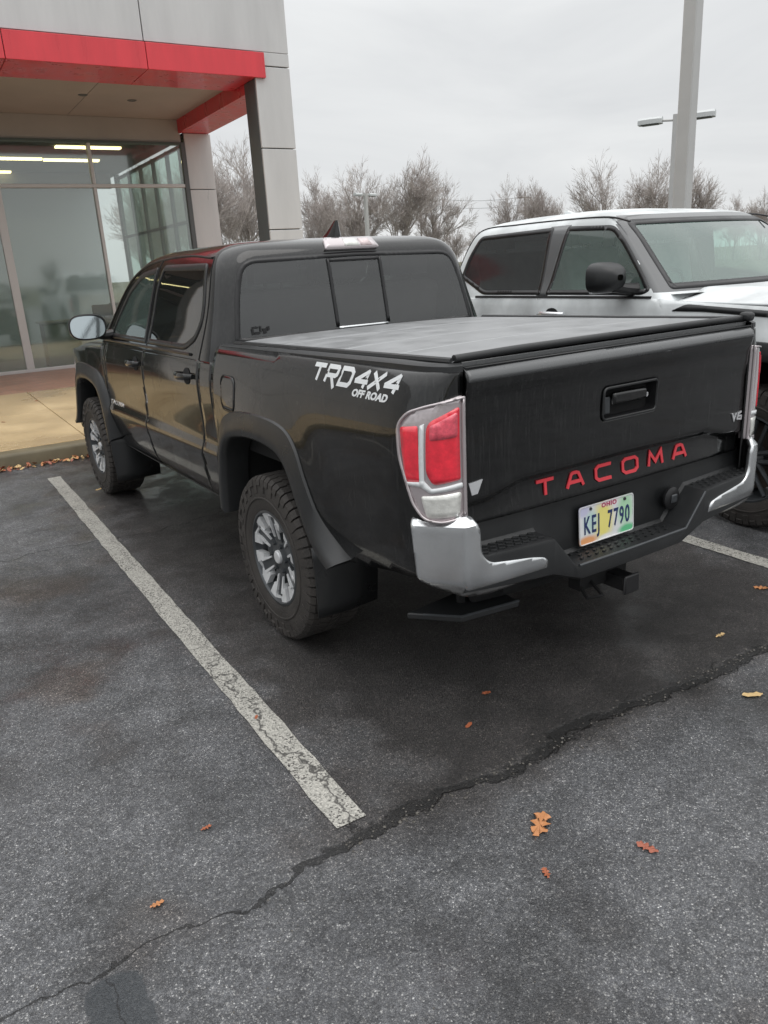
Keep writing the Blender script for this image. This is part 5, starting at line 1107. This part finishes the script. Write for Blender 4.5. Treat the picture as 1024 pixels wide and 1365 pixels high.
# furniture behind the glass
def thing1(name, label, cat, loc, rz=0, group=None):
    e_ = empty(name, loc, rz); tag(e_, label, cat, group); return e_
desk = thing1('reception_desk', 'pale green box-shaped desk standing just behind the shop glass', 'desk', (.55, 13.2, .15))
g = MB(); g.b2((-.45, -.25, 0), (.20, .25, .78)); g.build('desk_body', mat('desk_green', (.22, .27, .19), .6), desk, 0, bevel=.01)
g = MB(); g.b2((-.50, -.30, .785), (.25, .30, .82)); g.build('desk_top', mat('desk_top', (.45, .44, .40), .4), desk, 0, bevel=.008)
def chair_(loc, rz, lab):
    c_ = thing1('office_chair', lab, 'chair', loc, rz)
    g = MB(); g.b2((-.24, -.24, .42), (.24, .24, .50)); g.build('seat', M['seat'], c_, 0, bevel=.03)
    g = MB(); g.b2((-.23, -.27, .56), (.23, -.20, 1.05)); g.build('backrest', M['seat'], c_, 0, bevel=.03)
    g = MB(); g.tube([(0, 0, .42), (0, 0, .10)], .03, 8); [g.tube([(0, 0, .10), (.28 * math.cos(k * 1.257), .28 * math.sin(k * 1.257), .04)], .018, 6) for k in range(5)]; g.build('pedestal', M['trim'], c_)
chair_((1.25, 13.35, .15), 2.6, 'dark office chair to the right of the green desk behind the glass')
chair_((1.95, 14.2, .15), 3.4, 'dark office chair deep in the showroom beside the side glazing')
cab_ = thing1('filing_cabinet', 'dark low cabinet with a lamp in the showroom right of the chairs', 'cabinet', (2.4, 13.4, .15))
g = MB(); g.b2((-.35, -.2, 0), (.35, .2, .9)); g.build('cabinet_body', mat('cabinet_dark', (.04, .045, .045), .5), cab_, 0, bevel=.01)
g = MB(); [g.b2((-.32, -.215, z), (.32, -.203, z + .25)) for z in (.05, .33, .61)]; g.build('cabinet_front', M['gunmetal'], cab_, 0, bevel=.004)

# ------------------------------------------------------------------ parking lot lamps
M['pole'] = mat('lamp_pole_paint', (.44, .44, .43), .45, var=.06, vscale=2)
M['lamp_head'] = mat('lamp_head_grey', (.50, .52, .52), .4)
def lot_lamp(x, y, h, w, az, lab, scale=1.):
    r = thing1('lot_lamp', lab, 'street lamp', (x, y, 0), az)
    g = MB(); g.lathe([(0, .0005), (0, .30), (.55, .30), (.60, .27), (.60, .0005)], 24, 'z'); g.build('pole_base', M['kerb'], r, 30)
    g = MB(); g.grid([[Vector((a * w / 2 * k, b_ * w / 2 * k, z)) for a, b_ in ((-1, -.85), (-.85, -1), (.85, -1), (1, -.85), (1, .85), (.85, 1), (-.85, 1), (-1, .85))] for z, k in ((.6, 1.05), (h * .5, .98), (h, .9))], close=True)
    g.b2((-w * .44, -w * .44, h - .001), (w * .44, w * .44, h + .02)); g.build('pole', M['pole'], r, 30)
    for s in (-1, 1):
        g = MB(); g.tube([(s * w * .4, 0, h - .15), (s * (.35) * scale, 0, h - .12)], .035, 8); a_ = g.build('lamp_arm', M['pole'], r)
        g = MB(); g.grid([[Vector((s * (.35 + u * .62) * scale, v * .22 * scale * k, h - .10 + dz * 1.9)) for v, dz in ((-1, -.05), (-1, .02), (-.5, .06), (.5, .06), (1, .02), (1, -.05))] for u, k in ((0, .6), (.15, .9), (.5, 1), (.85, .9), (1, .6))], close=True)
        n_ = len(g.v); g.add([g.v[i] for i in range(6)], [list(range(6))]); g.add([g.v[n_ - 6 + i] for i in range(6)], [list(range(6))]); hd = g.build('lamp_head', M['lamp_head'], r, 40)
        g = MB(); g.b2((s * .45 * scale, -.12 * scale, h - .215), (s * .88 * scale, .12 * scale, h - .197)); g.build('lamp_lens', M['panel_dark'], hd)
lot_lamp(6.35, 3.62, 8.2, .170, 0.2, 'tall square grey lamp pole rising right behind the silver pickup')
lot_lamp(21.15, 15.78, 5.85, .2, -1.05, 'distant double-headed lot lamp showing either side of the nearest grey pole', 1.25)
lot_lamp(32.4, 55.5, 7.35, .3, .25, 'far white double-headed lot lamp in front of the bare trees', 1.25)

# ------------------------------------------------------------------ trees
M['bark'] = mat('bark', (.32, .29, .27), .9, var=.25, vscale=2)
M['twig'] = mat('twigs', (.40, .36, .34), .95, var=.3, vscale=1)
def bare_tree(h, seed, spread=1., dense=1.):
    r = random.Random(seed); tr = MB(); cr = MB()
    def grow(p, d, L, rad, lvl):
        segs = 3 if lvl < 3 else 2; pts = [p]; rs = [rad]; q = p; dd = d
        for k in range(segs):
            dd = (dd + Vector((r.uniform(-.12, .12), r.uniform(-.12, .12), r.uniform(-.03, .09)))).normalized(); q = q + dd * L / segs; pts.append(q); rs.append(rad * (1 - .42 * (k + 1) / segs))
        (tr if lvl == 0 else cr).tube(pts, rs, 6 if lvl < 2 else 3, False)
        if lvl >= 6: return
        if lvl >= 2 and ((pts[-1].x**2 + pts[-1].y**2) / (h * .40 * spread)**2 + ((pts[-1].z - h * .58) / (h * .46))**2) > 1: return
        n = {0: 6, 1: 5, 2: 4, 3: 4, 4: 3, 5: 2}[lvl]; n = max(2, int(n * dense + r.random()))
        for k in range(n):
            t = r.uniform(.30, 1) if lvl else r.uniform(.32, 1); i = min(int(t * segs), segs - 1); b0 = pts[i].lerp(pts[i + 1], t * segs - i)
            az = r.uniform(0, 2 * PI); tilt = r.uniform(.38, .80); a = dd.orthogonal().normalized(); b = dd.cross(a)
            nd = (dd * math.cos(tilt) + (a * math.cos(az) + b * math.sin(az)) * math.sin(tilt) + Vector((0, 0, .12))).normalized()
            grow(b0, nd, L * r.uniform(.52, .74), max(rad * r.uniform(.42, .6), .013), lvl + 1)
        grow(pts[-1], dd, L * .72, rad * .58, lvl + 1)
    grow(Vector((0, 0, 0)), Vector((0, 0, 1)), h * .34, h * .016, 0)
    zm = max(v.z for v in cr.v); k = h / zm
    for mb in (tr, cr):
        mb.v = [v * k for v in mb.v]
    def me(mb, nm, m):
        d_ = bpy.data.meshes.new(nm); d_.from_pydata([tuple(v) for v in mb.v], [], mb.f); d_.materials.append(m); return d_
    return me(tr, 'trunk', M['bark']), me(cr, 'crown', M['twig'])
TV = [bare_tree(12, 3, .95, .9), bare_tree(12, 11, .85, .88), bare_tree(12, 23, 1.1, .88), bare_tree(12, 31, .7, .8)]
def tree(x, y, h, v, rz, lab, wide=1.):
    r = thing1('bare_tree', lab, 'tree', (x, y, -.03), rz, 'leafless trees beyond the lot')
    for n_, me in zip(('trunk', 'crown'), TV[v]):
        o = bpy.data.objects.new(n_, me); COL.objects.link(o); o.parent = r; o.scale = (h / 12 * wide, h / 12 * wide, h / 12)
def far(px, top, D):
    """ground point seen in direction px at distance D, with the height its top reaches"""
    mw = cam.matrix_world.to_3x3(); d = mw @ Vector(((px - 512) / 1022, -(top - 682.5) / 1022, -1)); k = D / math.hypot(d.x, d.y); return CAM.x + d.x * k, CAM.y + d.y * k, CAM.z + d.z * k
T = [(170, 190, 70, 2, 'bare tree seen through the side glazing, deepest in the showroom corner'), (206, 205, 62, 1, 'bare tree seen through the middle of the showroom side glazing'), (240, 190, 75, 0, 'bare tree seen through the side glazing next to the pale end wall'), (285, 185, 80, 0, 'bare tree seen through the canopy opening beside the pale end wall'), (318, 172, 92, 1, 'bare tree seen through the canopy opening against the grey pylon side'),
     (418, 216, 98, 2, 'leafless tree rising just right of the pale pylon'), (448, 238, 104, 0, 'low leafless tree between the pylon and the wide round-crowned trees'), (478, 206, 88, 1, 'leafless tree with upright limbs behind the far white lot lamp'),
     (528, 196, 86, 0, 'widest bare tree above the black pickup roof, tallest of its clump'), (572, 218, 92, 2, 'bare tree at the right end of the clump above the black pickup'), (604, 292, 112, 1, 'very low faint tree in the gap left of the silver pickup'),
     (632, 300, 125, 3, 'faintest low tree above the rear of the silver pickup roof'),
     (678, 228, 98, 2, 'round bare tree above the rear half of the silver pickup roof'), (738, 230, 94, 0, 'round bare tree above the front half of the silver pickup roof'), (797, 196, 78, 3, 'thin open-branched tree standing higher than its neighbours'),
     (842, 240, 100, 2, 'low bare tree left of the nearest lamp pole'), (880, 198, 82, 1, 'tall full bare tree directly behind the nearest lamp pole'), (930, 214, 88, 0, 'full bare tree just right of the nearest lamp pole'),
     (985, 250, 100, 2, 'dark bare tree above the silver windscreen near the right edge'), (1022, 246, 96, 1, 'dark bare tree at the right edge of the view'), (1075, 240, 92, 0, 'bare tree standing beyond the right edge of the view')]
for i, (px, top, D, v, lab) in enumerate(T):
    x, y, z = far(px, top, D); tree(x, y, z + .03, v, i * 1.9, lab, 1.05)
# scrub line at the foot of the trees
b = MB(); r = random.Random(5)
for i in range(2200):
    px = r.uniform(250, 1150); D = r.uniform(96, 128); x, y, z = far(px, 330, D); h = r.uniform(.8, 3.6) * (.6 + .5 * noise.noise(Vector((px * .02, D * .05, 0))) + .3)
    p = Vector((x, y, 0)); b.tube([p, p + Vector((r.uniform(-.4, .4), r.uniform(-.4, .4), h))], [.035, .008], 3, False)
tag(b.build('scrub', M['twig'], None, 0), 'thin leafless scrub along the foot of the far trees', 'scrub', kind='stuff')
M['wood'] = mat('wood_dark', (.10, .095, .085), .95, var=.4, vscale=.3)
b = MB()
cm_ = TV[3][1]; cv = [v.co.copy() for v in cm_.vertices]; cf = [list(p.vertices) for p in cm_.polygons]
for i in range(24):   # leafless wood on the other side of the road, behind the photographer
    a = -1.7 + i * .148 + r.uniform(-.04, .04); D = r.uniform(80, 105); k = r.uniform(.5, .95); ca, sa = math.cos(i * 2.1) * k, math.sin(i * 2.1) * k
    ox, oy = CAM.x + D * math.sin(a), CAM.y - D * math.cos(a)
    b.add([Vector((ox + v.x * ca - v.y * sa, oy + v.x * sa + v.y * ca, v.z * k - .4)) for v in cv], cf)
tag(b.build('far_wood', M['wood'], None, 0), 'dark wood on the far side of the road behind the photographer', 'woodland', kind='stuff')
# overhead line between the clumps
pw = thing1('power_line', 'thin overhead wires crossing the pale gap between the tree clumps', 'power line', (39.6, 53.1, 0))
for px in (560, 700):
    x, y, z = far(px, 262, 105); g = MB(); g.tube([(x - 39.6, y - 53.1, 0), (x - 39.6, y - 53.1, z + .6)], [.14, .10], 8); g.b2((x - 40.6, y - 53.2, z - .2), (x - 38.6, y - 53.0, z)); g.build('utility_pole', M['bark'], pw)
for tp in (262, 272):
    a = Vector(far(560, tp, 105)); c = Vector(far(700, tp, 105)); o_ = Vector((39.6, 53.1, 0)); g = MB(); g.tube([a.lerp(c, k / 12) - o_ - Vector((0, 0, .5 * (1 - (2 * k / 12 - 1)**2))) for k in range(13)], .02, 4); g.build('wire', M['trim'], pw)

# ------------------------------------------------------------------ fallen leaves
M['leaf_o'] = mat('leaf_orange', (.46, .20, .08), .55, var=.3, vscale=30); M['leaf_b'] = mat('leaf_brown', (.33, .10, .045), .55, var=.3, vscale=30); M['leaf_t'] = mat('leaf_tan', (.60, .42, .20), .55, var=.2, vscale=30)
M['leaf_r'] = mat('leaf_russet', (.32, .10, .06), .55, var=.3, vscale=30)
def leaf_mesh(kind, seed):
    r = random.Random(seed); pts = []
    if kind == 'lobed':
        up = []; dn = []
        for k in range(17):
            t = k / 16; w_ = .60 * math.sin(PI * min(t * .92 + .04, 1))**.7 * (.66 + .42 * math.cos(2 * PI * 3.5 * t + .5)) + .03
            up.append((t * 2 - 1 + r.uniform(-.03, .03) + .12 * w_, w_ * r.uniform(.8, 1.15))); dn.append((t * 2 - 1 + .12 * w_, -w_ * r.uniform(.8, 1.15)))
        pts = dn + up[::-1]
    else:
        for k in range(20):
            a = 2 * PI * k / 20; pts.append((math.cos(a) + .0, (.42 + .06 * math.cos(6 * a)) * math.sin(a)))
    V = [Vector((0, 0, .10))]; F = []
    for k, (a, b_) in enumerate(pts): V.append(Vector((a * .5, b_ * .5, .07 + .05 * r.random()))); V.append(Vector((a, b_, .03 + .16 * r.random())))
    n = len(pts)
    for k in range(n):
        i, j = 1 + 2 * k, 1 + 2 * ((k + 1) % n); F += [[0, i, j], [i, i + 1, j + 1, j]]
    V += [Vector((0, -.02, .08)), Vector((0, .02, .08)), Vector((-1.35, .0, .02))]; F.append([len(V) - 3, len(V) - 2, len(V) - 1])
    m = bpy.data.meshes.new('leaf'); m.from_pydata([tuple(v) for v in V], [], F); m.polygons.foreach_set('use_smooth', [True] * len(m.polygons)); return m
LM = {}
def leaf(x, y, sz, kind, mt, lab, rz, group=None, seed=1):
    key = (kind, mt, seed)
    if key not in LM: LM[key] = leaf_mesh(kind, seed); LM[key].materials.append(M[mt])
    o = bpy.data.objects.new('fallen_leaf', LM[key]); COL.objects.link(o); o.location = (x, y, .004); o.rotation_euler = (random.uniform(-.12, .12), random.uniform(-.12, .12), rz); o.scale = (sz,) * 3
    return tag(o, lab, 'leaf', group)
leaf(-.827, -1.689, .052, 'lobed', 'leaf_o', 'bright orange lobed leaf, largest on the open asphalt', .6)
leaf(-.643, -1.933, .032, 'lobed', 'leaf_r', 'dull red leaf right of the bright orange one', 2, seed=4)
leaf(-.942, -1.839, .020, 'lobed', 'leaf_b', 'small dark brown leaf just below the bright orange one', 1.2, seed=5)
leaf(.304, -1.622, .040, 'oval', 'leaf_t', 'pale tan oval leaf on the asphalt near the right edge', -.5)
leaf(-1.881, -1.321, .020, 'lobed', 'leaf_o', 'small orange leaf left of the worn line end', 0, seed=6)
leaf(-1.668, -1.106, .017, 'lobed', 'leaf_b', 'tiny brown leaf beside the lower end of the worn line', 0, seed=7)
leaf(-.488, -1.01, .022, 'lobed', 'leaf_b', 'small rust leaf on the wet asphalt behind the black bumper', 0, seed=8)
leaf(.627, -1.25, .026, 'lobed', 'leaf_t', 'tan leaf beside the long crack near the right line', 0, seed=9)
leaf(1.209, -1.061, .036, 'lobed', 'leaf_o', 'orange leaf near the end of the right-hand line', 2, seed=2)
leaf(-.678, -1.146, .020, 'oval', 'leaf_b', 'brown curled leaf on the stained asphalt above the crack', .4)
leaf(-1.05, 3.35, .030, 'oval', 'leaf_t', 'pale leaf just left of the front tyre', .2)
leaf(-1.30, -.62, .014, 'oval', 'leaf_b', 'small brown leaf lying on the worn white line', 1)
r = random.Random(17)
for i in range(230):
    x = -3.3 + 3.1 * r.random()**.85; y = KY - .015 - abs(r.gauss(0, .045))
    o = leaf(x, y, r.uniform(.018, .036), r.choice(('lobed', 'oval')), r.choice(('leaf_o', 'leaf_b', 'leaf_r', 'leaf_r', 'leaf_o', 'leaf_t')), 'russet leaf in the drift along the kerb', r.uniform(0, 6), 'leaves drifted along the kerb', r.choice((1, 2, 3)))
    o.location.z = .004 + r.random() * .02; o.rotation_euler = (r.uniform(-.6, .6), r.uniform(-.6, .6), r.uniform(0, 6))
for i in range(9):
    leaf(r.uniform(-3, -.4), r.uniform(5.2, 11.5), .028, 'lobed', 'leaf_b', 'brown leaf lying scattered on the tan walkway', r.uniform(0, 6), 'leaves scattered on the walkway', 3).location.z = .151

# loose stones in the broken seam across the bay mouth, and grit on the lot
M['grit'] = mat('grit', (.085, .078, .068), .5, var=.7, vscale=25)
b = MB(); r = random.Random(9)
def stone(x, y, sz):
    p = Vector((x, y, .002)); vs = [p + Vector((math.cos(k * 1.2566 + x * 50) * sz * r.uniform(.6, 1.1), math.sin(k * 1.2566 + x * 50) * sz * r.uniform(.6, 1.1), 0)) for k in range(5)]
    vs += [p + Vector((r.uniform(-.3, .3) * sz, r.uniform(-.3, .3) * sz, sz * r.uniform(.4, .9)))]
    b.add(vs, [[k, (k + 1) % 5, 5] for k in range(5)])
for i in range(520):
    x = r.uniform(-1.35, .95); w_ = .045 * (1 - abs(x + .35) / 1.9); stone(x, -1.42 + r.gauss(0, w_ * .8), .0016 + .006 * r.random()**2.5)
for i in range(1600): stone(r.uniform(-3, 2), r.uniform(-2.3, 3.5), r.uniform(.0015, .0035))
tag(b.build('grit', M['grit'], None, 0), 'loose pale grit scattered along the broken asphalt seam', 'grit', kind='stuff')
